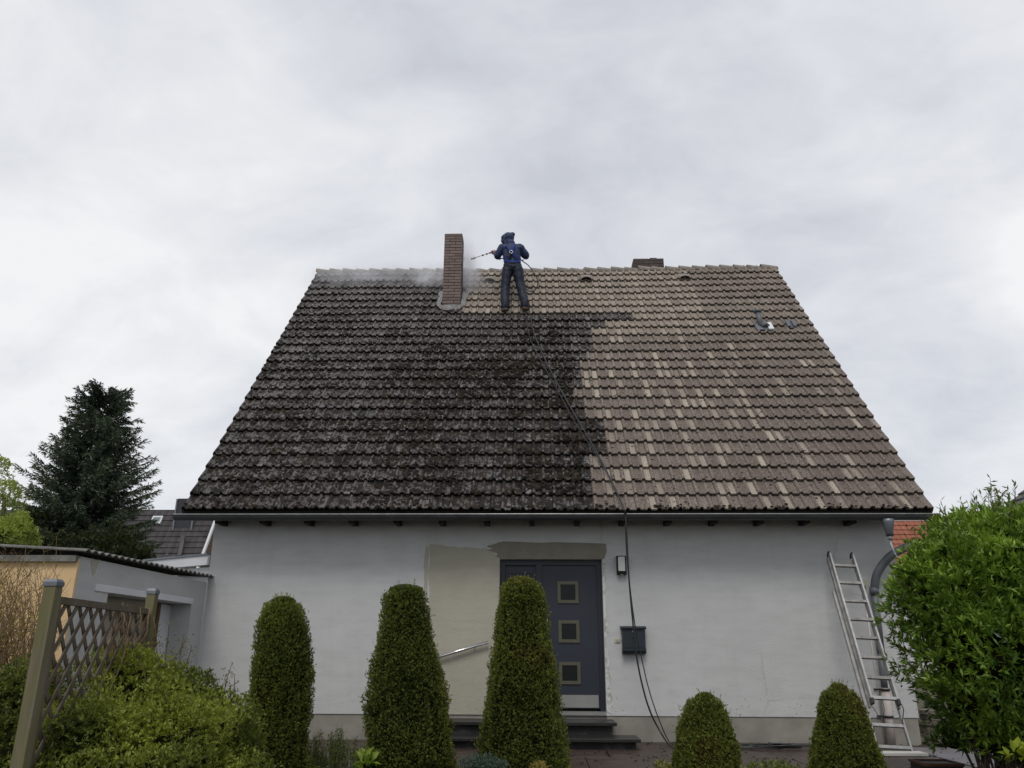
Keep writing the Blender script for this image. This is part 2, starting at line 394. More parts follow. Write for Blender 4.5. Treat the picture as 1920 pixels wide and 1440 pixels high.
def vnoise(P, seed=0):
    """smooth value noise in [0,1] for (n,3) points"""
    P = np.asarray(P, float); I = np.floor(P).astype(np.int64); Fr = P-I; w = Fr*Fr*(3-2*Fr); o = np.zeros(len(P))
    for dx in (0, 1):
        for dy in (0, 1):
            for dz in (0, 1):
                h = ((I[:, 0]+dx)*73856093) ^ ((I[:, 1]+dy)*19349663) ^ ((I[:, 2]+dz)*83492791) ^ (seed*2654435761)
                h = (h ^ (h >> 13))*1274126177 & 0x7fffffff; h = (h ^ (h >> 15)) & 0xffff
                o += (h/65535.0)*np.where(dx, w[:, 0], 1-w[:, 0])*np.where(dy, w[:, 1], 1-w[:, 1])*np.where(dz, w[:, 2], 1-w[:, 2])
    return o
def unit(a): return a/(np.linalg.norm(a, axis=-1, keepdims=True)+1e-9)
def leaves(name, P, D, L, Wd, C, mt, parent, fold=.25, N=None, stuff=True):
    """n diamond leaves of two folded triangles: base P, direction D, length L, width Wd, colour C"""
    n = len(P); D = unit(D)
    if N is None: N = RNG.normal(size=(n, 3))
    X = unit(np.cross(D, N)); Nn = np.cross(X, D)
    L = np.broadcast_to(L, (n,))[:, None]; Wd = np.broadcast_to(Wd, (n,))[:, None]
    mid = P+D*L*.45
    V = np.stack([P, mid+X*Wd/2+Nn*Wd*fold, P+D*L, mid-X*Wd/2+Nn*Wd*fold], 1).reshape(-1, 3)
    b = np.arange(n)[:, None]*4
    F = np.concatenate([b+np.array([[0, 1, 2]]), b+np.array([[0, 2, 3]])], 1).reshape(-1, 3)
    col = np.repeat(np.concatenate([C, np.ones((n, 1))], 1), 4, 0)
    o = link(name, npmesh(name, V, F, M[mt], col=col), parent)
    if stuff: o['kind'] = 'stuff'
    return o
def lerp(a, b, t): return np.asarray(a)*(1-t[:, None])+np.asarray(b)*t[:, None]

# ------------------------------------------------------------------ ground
g = npmesh('ground', [(-400, -60, -.03), (400, -60, -.03), (400, 600, -.03), (-400, 600, -.03)], np.array([[0, 1, 2, 3]]), M['ground'])
tag(link('ground', g), 'wide soil and lawn ground under garden and houses', 'ground', kind='structure')
nx, ny = 60, 30; xs = np.linspace(-6, 8, nx); ys = np.linspace(-9, -2.95, ny)
X, Y = np.meshgrid(xs, ys); Pg = np.stack([X.ravel(), Y.ravel(), np.zeros(X.size)], 1)
Pg[:, 2] = -.015+.05*vnoise(Pg*3, 3)
q = np.array([[j*nx+i, j*nx+i+1, (j+1)*nx+i+1, (j+1)*nx+i] for j in range(ny-1) for i in range(nx-1)])
tag(link('garden_bed', npmesh('garden_bed', Pg, q, M['soil'], True)), 'dark soil bed in front of the paved strip', 'garden bed', kind='structure')
pv = MB().box(-4.86, 5.3, -2.93, -.02, -.028, -.006).build('paving', 'soil'); tag(pv, 'wet brown paved strip along the house front', 'paving', kind='structure')
x = -4.84
k = 0
for (ya, yb, w) in ((-.83, -.03, 1.0), (-1.68, -.85, 1.0), (-2.9, -1.70, 1.2)):
    x = -4.84-.3*k
    while x < 4.3:
        x0, x1 = max(x, -4.84), min(x+w, 4.75)
        if x1-x0 > .15:
            dz = random.uniform(-.003, .004)
            MB().box(x0, x1-.012, ya, yb, -.004, .014+dz, .004).build('paving_slab', 'pave', pv)
        x += w
    k += 1
pg = MB().box(4.76, 8.5, -3.1, -.45, -.028, -.004).build('pavement', 'soil'); tag(pg, 'wet grey slabs beside the house corner', 'pavement', kind='structure')
for i in range(5):
    for j in range(4):
        MB().box(4.77+.75*i, 4.77+.75*i+.738, -3.08+.66*j, -3.08+.66*j+.648, -.003, .016+random.uniform(-.003, .004), .004).build('paving_slab', 'pavegrey', pg)
# washed-down moss crumbs on the paving
n = 1500; P = np.stack([RNG.uniform(-2, 5.6, n), -RNG.uniform(.05, 2.9, n)**1.0, np.full(n, .016)], 1)
keep = vnoise(P*2.2, 5) > .42; P = P[keep]; n = len(P); ang = np.arange(5)*2*PI/5
r = RNG.uniform(.006, .028, n)*RNG.uniform(.4, 1, n)
ring = np.stack([np.cos(ang), np.sin(ang), np.zeros(5)], 1)[None]*(r[:, None, None]*RNG.uniform(.6, 1.3, (n, 5, 1)))+P[:, None]
V = np.concatenate([ring, (P+np.array([0, 0, 1])*r[:, None]*.7)[:, None]], 1).reshape(-1, 3)
b = np.arange(n)[:, None]*6
F = np.concatenate([b+np.array([[i, (i+1) % 5, 5]]) for i in range(5)], 1).reshape(-1, 3)
tag(link('moss_debris', npmesh('moss_debris', V, F, M['dirt'])), 'dark crumbs of moss washed down onto the paving', 'debris', kind='stuff')

# ------------------------------------------------------------------ the house
WL, WR, WD = -4.885, 5.238, 9.86      # wall left, right, depth
A = R(50.51); CA, SA = math.cos(A), math.sin(A)
EY, EZ = -.523, 3.08; RX0, RX1 = -5.17, 5.63
NRW, NCL, GA = 26, 36, .33
RY, RZ = EY+NRW*GA*CA, EZ+NRW*GA*SA
def rp(x, s, h): return (x, EY+s*CA-h*SA, EZ+s*SA+h*CA)     # roof coordinates: along eave, up the slope, height above it
def onroof(u, v, h=.05):
    nrm = np.array([0, -SA, CA]); d = ray(u, v); p0 = np.array([0, EY, EZ])+h*nrm
    return CAM+d*(((p0-CAM)@nrm)/(d@nrm))
house = empty('house', (0.2, 0, 0))
tag(house, 'white rendered house with tall brown tiled roof being cleaned', 'house')
def sag(x): return .018*np.sin((np.asarray(x)-RX0)/(RX1-RX0)*PI*2.2+.8)-.006

# walls: front wall with the door opening, gables, back
DX0, DX1, DZ0, DZ1 = -.546, .962, .345, 2.475
w = MB()
wt = 3.42
w.box(WL, DX0, 0, .34, .34, wt).box(DX1, WR, 0, .34, .34, wt).box(DX0, DX1, 0, .34, DZ1, wt)
for xa, xb in ((WL, WL+.3), (WR-.3, WR)):
    gz = lambda y: EZ+(y-EY)*math.tan(A)-.13
    poly = [(.341, .34), (WD-.341, .34), (WD-.341, wt), (RY, gz(RY)-.05), (.341, min(wt, gz(.341)))]
    V = [(xa, p[0], p[1]) for p in poly]+[(xb, p[0], p[1]) for p in poly]; m_ = len(poly)
    w.add(V, [tuple(range(m_)), tuple(range(2*m_-1, m_-1, -1))]+[(i, i+m_, (i+1) % m_+m_, (i+1) % m_) for i in range(m_)])
w.box(WL, WR, WD-.34, WD, .34, wt)
w.build('wall', 'plaster', house)
MB().box(WL+.012, DX0-.001, .012, .3, -.03, .339).box(DX1+.001, WR-.012, .012, .3, -.03, .339).box(DX0, DX1, .05, .3, -.03, .339).box(WL+.012, WL+.3, .3, WD, -.03, .339).box(WR-.3, WR-.012, .3, WD, -.03, .339).build('plinth', 'plinth', house)
# bare render beside the door, filler over it, ragged filler down the jamb
def ragged(poly_pts, jit, n=7, seed=1):
    rr = random.Random(seed); o = []
    for i, (a, j) in enumerate(zip(poly_pts, jit)):
        b = poly_pts[(i+1) % len(poly_pts)]; o.append(a)
        if j:
            for k in range(1, n): t = k/n; o.append((a[0]+(b[0]-a[0])*t+rr.uniform(-j, j), a[1]+(b[1]-a[1])*t+rr.uniform(-j, j)))
    return o
MB().prism(ragged([(-1.53, .345), (DX0-.002, .345), (DX0-.002, 2.45), (-.66, 2.62), (-1.60, 2.69)], (0, 0, 0, .012, .012), 10), -.006, .002).build('render_patch', 'patch', house)
MB().prism(ragged([(-.545, 2.478), (1.0, 2.478), (1.035, 2.60), (1.03, 2.70), (-.50, 2.735), (-.62, 2.70), (-.74, 2.665), (-.66, 2.63), (-.72, 2.60), (-.58, 2.56), (-.60, 2.52)], (0, .004, .004, .008, .006, .006, .005, .005, .005, .005, .004), 8, 3), -.010, .001).build('lintel_patch', 'lintel', house)
MB().prism(ragged([(DX1+.003, .40), (DX1+.075, .36), (DX1+.062, 1.0), (DX1+.045, 1.6), (DX1+.055, 2.47), (DX1+.003, 2.47)], (0, .018, .016, .014, .0, 0), 16, 5), -.007, .001).build('jamb_filler', 'filler', house)
MB().prism(ragged([(-1.66, .9), (-1.60, .9), (-1.605, 2.66), (-1.66, 2.66)], (0, .008, 0, .012), 24, 9), -.004, .001).build('render_edge', 'patch', house)

# door
dy = .10
door = MB().box(.075, .895, dy+.030, dy+.085, .42, 2.40, .004).build('door', 'anthracite', house)
fr = MB()
fr.box(DX0, DX0+.075, dy, dy+.10, DZ0, DZ1).box(DX1-.07, DX1, dy, dy+.10, DZ0, DZ1).box(DX0+.075, DX1-.07, dy, dy+.10, DZ1-.075, DZ1)
fr.box(-.005, .075, dy, dy+.10, DZ0+.045, DZ1-.075).box(DX0+.075, -.005, dy, dy+.10, DZ0+.045, DZ0+.12)
fr.build('door_frame', 'anthracite2', door)
MB().box(DX0+.075, -.005, dy+.05, dy+.08, .465, 2.40).build('sidelight_panel', 'anthracite', door)
MB().box(DX0+.14, -.06, dy+.035, dy+.049, .55, 2.28, .01).build('sidelight_moulding', 'anthracite2', door)
MB().box(DX0+.001, DX1-.001, dy-.085, dy+.10, DZ0-.004, DZ0+.043).build('threshold', 'steel', door)
MB().box(.115, .865, dy+.021, dy+.031, .435, .60).build('kick_plate', 'steel', door)
MB().tube([(.15, dy-.03, 1.1), (.15, dy-.03, 1.7)], .014, 8).box(.143, .157, dy-.03, dy+.03, 1.2, 1.215).box(.143, .157, dy-.03, dy+.03, 1.6, 1.615).build('door_handle', 'steel', door)
for (ut, vt, ub, vb) in ((1045, 1090, 1085, 1131), (1047, 1163, 1087, 1205), (1048, 1241, 1089, 1283)):
    a = at(ut, vt, dy+.02); c = at(ub, vb, dy+.02); x0, x1, z0, z1 = a[0], c[0], c[2], a[2]; t = .045
    f_ = MB().box(x0, x1, dy+.012, dy+.032, z1-t, z1).box(x0, x1, dy+.012, dy+.032, z0, z0+t).box(x0, x0+t, dy+.012, dy+.032, z0+t, z1-t).box(x1-t, x1, dy+.012, dy+.032, z0+t, z1-t)
    f_.build('window_frame', 'bronze', door)
    MB().box(x0+t, x1-t, dy+.022, dy+.0295, z0+t, z1-t).build('pane', 'darkglass', door)

# front steps
st = MB().box(-2.1, .99, -.50, -.001, -.004, .25).box(-2.1, 1.24, -.96, -.501, -.004, .10).build('front_steps', 'granite2', house)
MB().box(-2.14, 1.05, -.56, -.003, .252, .295, .005).build('tread', 'granite', st)
MB().box(-2.14, 1.30, -1.03, -.505, .102, .142, .005).build('tread', 'granite', st)

# roof body (boards and underlay), soffit, rafters, gutter
rf = MB()
t0 = .11
def slab(sgn):
    Y = (lambda y: y) if sgn > 0 else (lambda y: 2*RY-y)
    V = []
    for x in (RX0+.02, RX1-.02):
        for (s_, h_) in ((.03, -.005), (NRW*GA-.002, -.005), (NRW*GA-.05, -t0), (.03, -t0)):
            p = rp(x, s_, h_); V.append((p[0], Y(p[1]), p[2]))
    F = [(0, 1, 2, 3), (7, 6, 5, 4), (0, 4, 5, 1), (1, 5, 6, 2), (2, 6, 7, 3), (3, 7, 4, 0)]
    rf.add(V, F if sgn > 0 else [f[::-1] for f in F])
slab(1); slab(-1)
roof = rf.build('roof', 'soffit', house)
for i, u in enumerate(np.arange(-4.72, 5.2, .665)):
    V = []
    for x in (u-.04, u+.04):
        for s_, h_ in ((.09, -t0-.002), (.9, -t0-.002), (.9, -t0-.18), (.20, -t0-.18)): V.append(rp(x, s_, h_))
    MB().box(u-.036, u+.036, -.33, -.001, 2.958, 3.13).build('rafter_tail', 'soffit', roof)
# verge boards
for x0, x1 in ((RX0-.012, RX0+.012), (RX1-.012, RX1+.012)):
    V = [rp(x, s_, h_) for x in (x0, x1) for s_, h_ in ((.02, .03), (NRW*GA, .03), (NRW*GA, -.10), (.02, -.10))]
    MB().add(V, [(0, 1, 2, 3), (7, 6, 5, 4), (0, 4, 5, 1), (1, 5, 6, 2), (2, 6, 7, 3), (3, 7, 4, 0)]).build('verge_strip', 'verge', roof)

# ---- tiles
half = .15
prof_x = [0, .008, .020, .033, .046, .058, .066, .143]
prof_h = [-.012, .015, .032, .037, .032, .015, 0, 0]
px = np.array(prof_x+[p+half for p in prof_x]+[.30]); ph = np.array(prof_h+prof_h+[0.0])
def tileh(xl):
    xm = np.mod(xl, half); return np.interp(xm, prof_x+[half], prof_h+[0])
NP = len(px)
BND = {0: 19.9, 1: 19.95, 2: 20, 3: 20, 4: 20.3, 5: 20.8, 6: 20.8, 7: 19.9, 8: 19.8, 9: 19.8, 10: 19.8, 11: 19.9, 12: 20.1, 13: 20.6, 14: 20.6, 15: 20.6, 16: 20.6, 17: 22.2, 18: 23.5}
def dirtyness(xm, row):
    c = (xm-RX0)/.3
    if row >= 19: return 1.0 if c < 11.6 else 0.0
    return 1.0 if c < BND[row]+random.uniform(-.3, .25) else 0.0
def one_tile(ci, row):
    """vertices, faces, tint of one roof tile in world coordinates"""
    x0 = RX0+ci*.3+random.gauss(0, .0012); s0 = row*GA+random.gauss(0, .0045)
    rotj = random.gauss(0, .0030); lift = random.gauss(0, .0022)
    TH, LN = .030, .405
    V = []; tint = []
    tone = random.random(); pr = [random.random(), random.random()]
    V_rows = []
    for (sl, hb) in ((0, .080), (LN, .022)):
        row_pts = [rp(x0+p*1.0, s0+sl+rotj*p*8, hb+h+lift+float(sag(x0))*(1 if row > 20 else .6)) for p, h in zip(px, ph)]
        V_rows.append(row_pts)
    front_b = [rp(x0+p, s0+.004+rotj*p*8, .080-TH+h*.96+lift+float(sag(x0))*(1 if row > 20 else .6)) for p, h in zip(px, ph)]
    V = V_rows[0]+V_rows[1]+V_rows[0]+front_b
    F = []; sm = []
    for i in range(NP-1): F.append((i, i+1, NP+i+1, NP+i)); sm.append(True)
    for i in range(NP-1): F.append((3*NP+i, 3*NP+i+1, 2*NP+i+1, 2*NP+i)); sm.append(False)
    last = ci == NCL-1
    if last or ci == 0:
        a, b = (NP-1, 2*NP-1) if last else (0, NP)
        q = len(V); V = V+[rp(V[a][0], s0, -.03), rp(V[a][0], s0+LN, -.03)]
        F.append((a, q, q+1, b) if last else (b, q+1, q, a)); sm.append(False)
    # washed pans turn pale; roof weathering differs from row to row
    gx = (x0-RX0)/(RX1-RX0)
    hi = row/25.0
    cols = []
    dvals = [dirtyness(x0+.075, row), 0]; dvals[1] = dvals[0] if random.random() < .9 else dirtyness(x0+.225, row)
    ppale = .55*max(.35, 1.05-.9*max(0, gx-.5)/.5)
    lowf = float(vnoise(np.array([[x0*.55, row*.22, 3.3]]), 11)[0])
    ton = min(1, max(0, .25+.45*hi+.35*(tone-.5)+.5*(lowf-.5)-.25*max(0, gx-.75)*2))
    if dvals[0] > .5: ton = min(1, max(0, ton+.55*(COLR[ci]-.5)))
    mossd = float(vnoise(np.array([[x0*.9, row*.35, 7.7]]), 21)[0])
    amt = min(1., max(0., .42+.25*(1-hi)+.5*(mossd-.5)+(.05 if 9 < ci < 21 else 0)))
    if row > 19: amt *= .75
    for k in range(len(V)):
        if k < 4*NP: xl = px[k % NP]
        else: xl = px[-1] if last else px[0]
        hf = 0 if xl < half-.001 else 1
        xm = xl-hf*half
        pan = 1.0 if xm > .0655 else 0.0
        if hi > .62: pal = (.35+.5*pr[hf])*(.55+.45*pan) if gx < .80 else .35*pr[hf]
        else: pal = pan*((1-pr[hf]/ppale)**.55 if pr[hf] < ppale else 0.0)+.12*(1-pan)*pr[1-hf]
        if dvals[hf] > .5: pal = pan*(.9 if pr[hf] < .10+.25*(1 if .42 < gx < .56 else 0) else .25*pr[hf])
        cols.append((ton, dvals[hf], pal, amt))
    return V, F, sm, cols
COLR = [random.random() for _ in range(NCL)]
big_v, big_f, big_s, big_c = [], [], [], []
for row in range(NRW):
    for ci in range(NCL):
        xm = RX0+(ci+.5)*.3
        if 20 <= row <= 22 and -1.95 < xm < -1.7 and row != 20: continue
        V, F, sm, cols = one_tile(ci, row)
        if row < 8:
            me = npmesh('roof_tile', V, F, M['tile'], col=cols, colname='tint', face_smooth=sm)
            link('roof_tile', me, roof)
        else:
            o = len(big_v); big_v += V; big_f += [tuple(i+o for i in f) for f in F]; big_s += sm; big_c += cols
o = link('upper_roof_tiles', npmesh('upper_roof_tiles', big_v, big_f, M['tile'], col=big_c, colname='tint', face_smooth=big_s), roof); o['kind'] = 'stuff'
# back slope: plain courses
bk = MB()
for row in range(NRW):
    V = [rp(x, s_, h_) for x in (RX0, RX1) for s_, h_ in ((row*GA, .05), (row*GA+.36, .02), (row*GA, .02))]
    V = [(p[0], 2*RY-p[1], p[2]) for p in V]; bk.add(V, [(0, 1, 4, 3), (2, 0, 3, 5)])
o = bk.build('back_roof_courses', 'ridge', roof)
# ridge caps
capl, step = .40, .318
x = RX0-.03; i = 0
while x < RX1-.1:
    e_ = min(x+capl, RX1+.05); r0, r1 = .125, .108
    zj = random.gauss(0, .007)
    V = []
    na = 8
    for (xx, rr, dz) in ((x, r0, -.004), (e_, r1, -.052)):
        for th in (0, .022):
            for k in range(na+1):
                a = R(-20)+(PI+R(40))*k/na
                V.append((xx, RY+math.cos(a)*(rr-th), RZ+.005+dz+zj+float(sag(xx))+math.sin(a)*(rr-th)*.85))
    q = na+1; F = []
    for k in range(na): F += [(k, k+1, 2*q+k+1, 2*q+k), (q+k+1, q+k, 3*q+k, 3*q+k+1), (k+1, k, q+k, q+k+1), (2*q+k, 2*q+k+1, 3*q+k+1, 3*q+k)]
    MB().add(V, F).build('ridge_tile', 'ridge', roof)
    x += step; i += 1
# moss cushions on the unwashed tiles
n = 15000
mx = RNG.uniform(RX0+.02, RX0+21*.3, n); ms = RNG.uniform(0, 19.4*GA, n)**.92
rowi = np.floor(ms/GA).astype(int); fr_ = ms/GA-rowi
dens = vnoise(np.stack([mx*1.5, ms*1.5, mx*0], 1), 31)*.6+vnoise(np.stack([mx*5, ms*5, mx*0+4], 1), 32)*.55
bndx = np.array([RX0+BND.get(int(r_), 19)*.3 for r_ in rowi])-.12
pan = (np.mod(mx-RX0, half) > .066)
w_ = dens+.10*pan+.14*(fr_ < .16)-.10*(ms/8.5)-.04
keep = (w_ > .66) & (mx < bndx)
mx, ms, fr_ = mx[keep], ms[keep], fr_[keep]; n = len(mx)
rad = RNG.uniform(.010, .040, n)*RNG.uniform(.5, 1.1, n)
hh = .080-.058*(fr_*GA/.405)+tileh(mx-RX0)-.003
c0 = np.stack([mx, EY+ms*CA-hh*SA, EZ+ms*SA+hh*CA], 1)
ex, es, eh = np.array([1., 0, 0]), np.array([0, CA, SA]), np.array([0, -SA, CA])
ang = np.arange(6)*PI/3
jit = RNG.uniform(.65, 1.35, (n, 6, 1))
dirs = (np.cos(ang)[:, None]*ex+np.sin(ang)[:, None]*es)[None]
r1_ = c0[:, None]+dirs*rad[:, None, None]*jit
r2_ = c0[:, None]+dirs*rad[:, None, None]*jit*.62+eh*(rad*RNG.uniform(.4, .8, n))[:, None, None]
top = (c0+eh*(rad*.85)[:, None])[:, None]
V = np.concatenate([r1_, r2_, top], 1).reshape(-1, 3); b = np.arange(n)[:, None]*13
F = np.concatenate([b+np.array([[i, (i+1) % 6, 6+(i+1) % 6]]) for i in range(6)]+[b+np.array([[i, 6+(i+1) % 6, 6+i]]) for i in range(6)]+[b+np.array([[6+i, 6+(i+1) % 6, 12]]) for i in range(6)], 1).reshape(-1, 3)
o = link('moss', npmesh('moss', V, F, M['moss'], True), roof); o['kind'] = 'stuff'

# wet moss left lying along the washed eave
mb = MB(); rv = random.Random(12)
for i in range(120):
    x = rv.uniform(RX0+20*.3, RX1-.3); k = rv.uniform(.012, .034)*(1.2 if rv.random() < .3 else .8)
    if math.sin(x*3.1)+math.sin(x*7.7) < -.3: continue
    c = np.array(rp(x, rv.uniform(.0, .05), .085+float(tileh(x-RX0)))); m_ = 6
    V = [c+k*(math.cos(2*PI*j/m_)*ex+math.sin(2*PI*j/m_)*es*.8)*rv.uniform(.7, 1.3) for j in range(m_)]+[c+eh*k*.7]
    mb.add(V, [(j, (j+1) % m_, m_) for j in range(m_)], True)
mb.build('eave_moss', 'moss', roof)['kind'] = 'stuff'
# half-round vent tiles near the ridge
for u, v in ((918, 526), (1099, 523), (1283, 521)):
    p = onroof(u, v-1, .068); V = []; na = 8
    for s_, k_ in ((-.10, 1.0), (.16, .25)):
        for th in (0, .02):
            for k in range(na+1):
                a = PI*k/na; hx = math.cos(a)*(.135-th); hh_ = math.sin(a)*(.095-th)*k_
                V.append(p+np.array([hx, 0, 0])+s_*es+hh_*eh)
    q = na+1; F = []
    for k in range(na): F += [(k, k+1, 2*q+k+1, 2*q+k), (q+k+1, q+k, 3*q+k, 3*q+k+1), (k+1, k, q+k, q+k+1)]
    vt_ = MB().add(V, F).build('vent_tile', 'ridge', roof)
    V = [p+np.array([math.cos(PI*k/na)*.114, 0, 0])-.06*es+math.sin(PI*k/na)*.074*eh for k in range(na+1)]
    MB().add(V, [tuple(range(na+1))[::-1]]).build('vent_shade_sheet', 'core', vt_)  # near-black sheet closing the mouth; shade inside the vent painted as colour
# soil-pipe vent with flashing and the slate-grey replacement tile
p = onroof(1430, 612, .105)
vp = MB().tube([p+np.array([0, .02, -.05]), p+np.array([-.03, .06, .18]), p+np.array([-.05, .08, .34])], .055, 12).build('vent_pipe', 'pipe', roof)
q_ = p+np.array([-.05, .08, .34])
MB().tube([q_, q_+np.array([0, 0, .05])], [.075, .085], 12).build('vent_cap', 'pipe', vp)
MB().obox(p+.02*es-.01*eh+np.array([.03, 0, 0]), np.array([.17, 0, 0]), es*.15, eh*.012).build('vent_flashing', 'zinc', vp)
MB().tube([p+np.array([.06, -.01, -.02]), p+np.array([.03, .03, .09])], [.085, .06], 12).build('vent_collar', 'pipe', vp)
MB().obox(p+.0*es+.004*eh+np.array([.145, 0, 0]), np.array([.05, 0, 0]), es*.14, eh*.02).build('vent_side_sheet', 'fascia', vp)
p = onroof(1482, 609, .085)
MB().obox(p, np.array([.11, 0, 0]), es*.13, eh*.006).obox(p+.028*eh+np.array([-.06, 0, 0]), np.array([.028, 0, 0]), es*.13, eh*.022).obox(p+.028*eh+np.array([.06, 0, 0]), np.array([.028, 0, 0]), es*.13, eh*.022).build('replacement_tile', 'pipe', roof)

# gutter, half round
gy, gz, gr = EY-.035, EZ-.045, .075
G0, G1 = RX0-.085, RX1+.045
V = []; na = 10; nxg = 2
for x in (G0, G1):
    for th in (0, .006):
        for k in range(na+1):
            a = PI+PI*k/na; V.append((x, gy+math.cos(a)*(gr-th), gz+math.sin(a)*(gr-th)))
q = na+1; F = []
for k in range(na): F += [(k+1, k, 2*q+k, 2*q+k+1), (q+k, q+k+1, 3*q+k+1, 3*q+k)]
gm = MB().add(V, F, True)
gut = gm.build('gutter', 'gutter', house)
MB().tube([(G0, gy-gr-.004, gz+.004), (G1, gy-gr-.004, gz+.004)], .0095, 8).build('gutter_bead', 'alu', gut)
for x in (G0, G1-.004):
    V = [(x, gy+math.cos(PI+PI*k/na)*gr, gz+math.sin(PI+PI*k/na)*gr) for k in range(na+1)]; V += [(x+.004, p[1], p[2]) for p in V]
    MB().add(V, [tuple(range(q)), tuple(range(2*q-1, q-1, -1))]+[(i, i+q, i+q+1, i+1) for i in range(q-1)]).build('gutter_end', 'gutter', gut)
for x in np.arange(-4.72, 5.2, .665):
    V = []
    for xx in (x-.012, x+.012):
        for k in range(na+1): a = PI+PI*k/na; V.append((xx, gy+math.cos(a)*(gr+.004), gz+math.sin(a)*(gr+.004)))
    MB().add(V, [(i+1, i, i+q, i+q+1) for i in range(q-1)]).build('gutter_bracket', 'gutter', gut)
# outlet funnel, water, downpipe that has been swung aside
ox = at(1664, 975, gy)[0]
def lathe(c, prof, n=16):
    V = [(c[0]+r_*math.cos(2*PI*k/n), c[1]+r_*math.sin(2*PI*k/n), c[2]+z_) for r_, z_ in prof for k in range(n)]
    F = [(i*n+k, i*n+(k+1) % n, (i+1)*n+(k+1) % n, (i+1)*n+k) for i in range(len(prof)-1) for k in range(n)]
    return V, F
V, F = lathe((ox, gy, gz), [(.047, -.295), (.052, -.30), (.052, -.245), (.055, -.24), (.085, -.10), (.088, -.06), (.084, -.06)])
V = [(x_, y_, z_) for x_, y_, z_ in V]
MB().add(V, F, True).build('gutter_outlet', 'zinc', gut)
V, F = lathe((ox, gy, gz), [(.033, -.345), (.036, -.35), (.036, -.285), (.03, -.285)])
MB().add(V, F, True).build('outlet_spout', 'whiteplastic', gut)
yp = -.09
pts = spline([at(1716, 1022, -.42), at(1690, 1030, -.34), at(1665, 1047, -.25), at(1645, 1075, -.16), at(1639, 1106, yp)], 8)
MB().tube(pts, .058, 14).build('downpipe_bend', 'pipe', house)
pa, pb_ = at(1639, 1106, yp), at(1652, 1225, yp)
dp = MB().tube([pa+(pa-pb_)*.02, pb_], .052, 14).build('downpipe', 'pipe', house)
MB().tube([pa+(pa-pb_)*.04, pa-(pa-pb_)*.08], .066, 14).build('pipe_socket', 'pipe', dp)
for vv in (1112,): pass
pc = at(1656, 1268, yp); pd_ = at(1659, 1290, yp)
MB().tube([pb_+(pa-pb_)*.02, pc, pd_], [.050, .045, .045], 14).build('pipe_reducer', 'pipe', dp)
pe = np.array([pd_[0]-.01, yp, .0])
MB().tube([pd_, (pd_+pe)/2, pe], [.056, .056, .056], 14).build('standpipe', 'pipe2', dp)
for zc in (pd_[2]-.02, .36):
    xz = pd_[0]+(pe[0]-pd_[0])*(pd_[2]-zc)/max(.01, pd_[2])
    MB().tube([(xz, yp, zc-.015), (xz, yp, zc+.015)], .068, 14).bar((xz-.12, .0, zc), (xz+.02, yp+.04, zc), .02, .02).build('pipe_clip', 'black', dp)
c0_, c1_ = at(1617, 1093, -.02), at(1652, 1385, -.02)
cd = MB().tube([(c0_[0]+.01, -.012, c0_[2]-.04), (c0_[0]+.02, -.012, .02)], .011, 8).build('cable_conduit', 'whiteplastic', house)
MB().box(c0_[0]-.045, c0_[0]+.045, -.045, -.001, c0_[2]-.05, c0_[2]+.05, .006).build('junction_box', 'cream', cd)

# ---- chimneys
def chimney(name, x0, x1, y0, y1, z0, z1, ncourse, mk, parent):
    core = MB().box(x0+.006, x1-.006, y0+.006, y1-.006, z0, z1-.02).build(name, 'mortar', parent)
    ch = (z1-z0)/ncourse; j = .013; dpth = .115
    cache = {}
    def brick(a, b, c, d, z):
        L, Wd_ = round(b-a, 4), round(d-c, 4)
        if (L, Wd_) not in cache:
            m_ = MB().box(-L/2, L/2, -Wd_/2, Wd_/2, 0, ch-j, .003); cache[(L, Wd_)] = npmesh('brick', m_.v, m_.f, M[mk])
        ob = bpy.data.objects.new('brick', cache[(L, Wd_)]); COL.objects.link(ob); ob.parent = core
        ob.location = ((a+b)/2+random.gauss(0, .0012), (c+d)/2+random.gauss(0, .0015), z); ob.rotation_euler = (0, 0, random.gauss(0, .006))
        ob.matrix_parent_inverse = Matrix.Translation(-world_loc(core))
    Wx = x1-x0
    for i in range(ncourse):
        z = z0+i*ch
        nb = max(1, round(Wx/.25-.5))
        cuts = [x0]
        xx = x0+(.25 if i % 2 == 0 else .125)
        while xx < x1-.08: cuts.append(xx); xx += .25
        cuts.append(x1)
        for a, b in zip(cuts[:-1], cuts[1:]):
            brick(a+j/2, b-j/2, y0, y0+dpth, z); brick(a+j/2, b-j/2, y1-dpth, y1, z)
        ym = (y0+y1)/2
        for xa, xb in ((x0, x0+dpth), (x1-dpth, x1)):
            brick(xa+.004, xb-.004, y0+dpth+j, y1-dpth-j, z)
    return core
cb = onroof(845, 578, .05); ct = at(845, 437, cb[1])
chx0, chx1 = at(829, 560, cb[1])[0], at(864, 560, cb[1])[0]
chim = chimney('chimney', chx0, chx1, cb[1], cb[1]+.42, cb[2]-.02, ct[2], 26, 'brick', house)
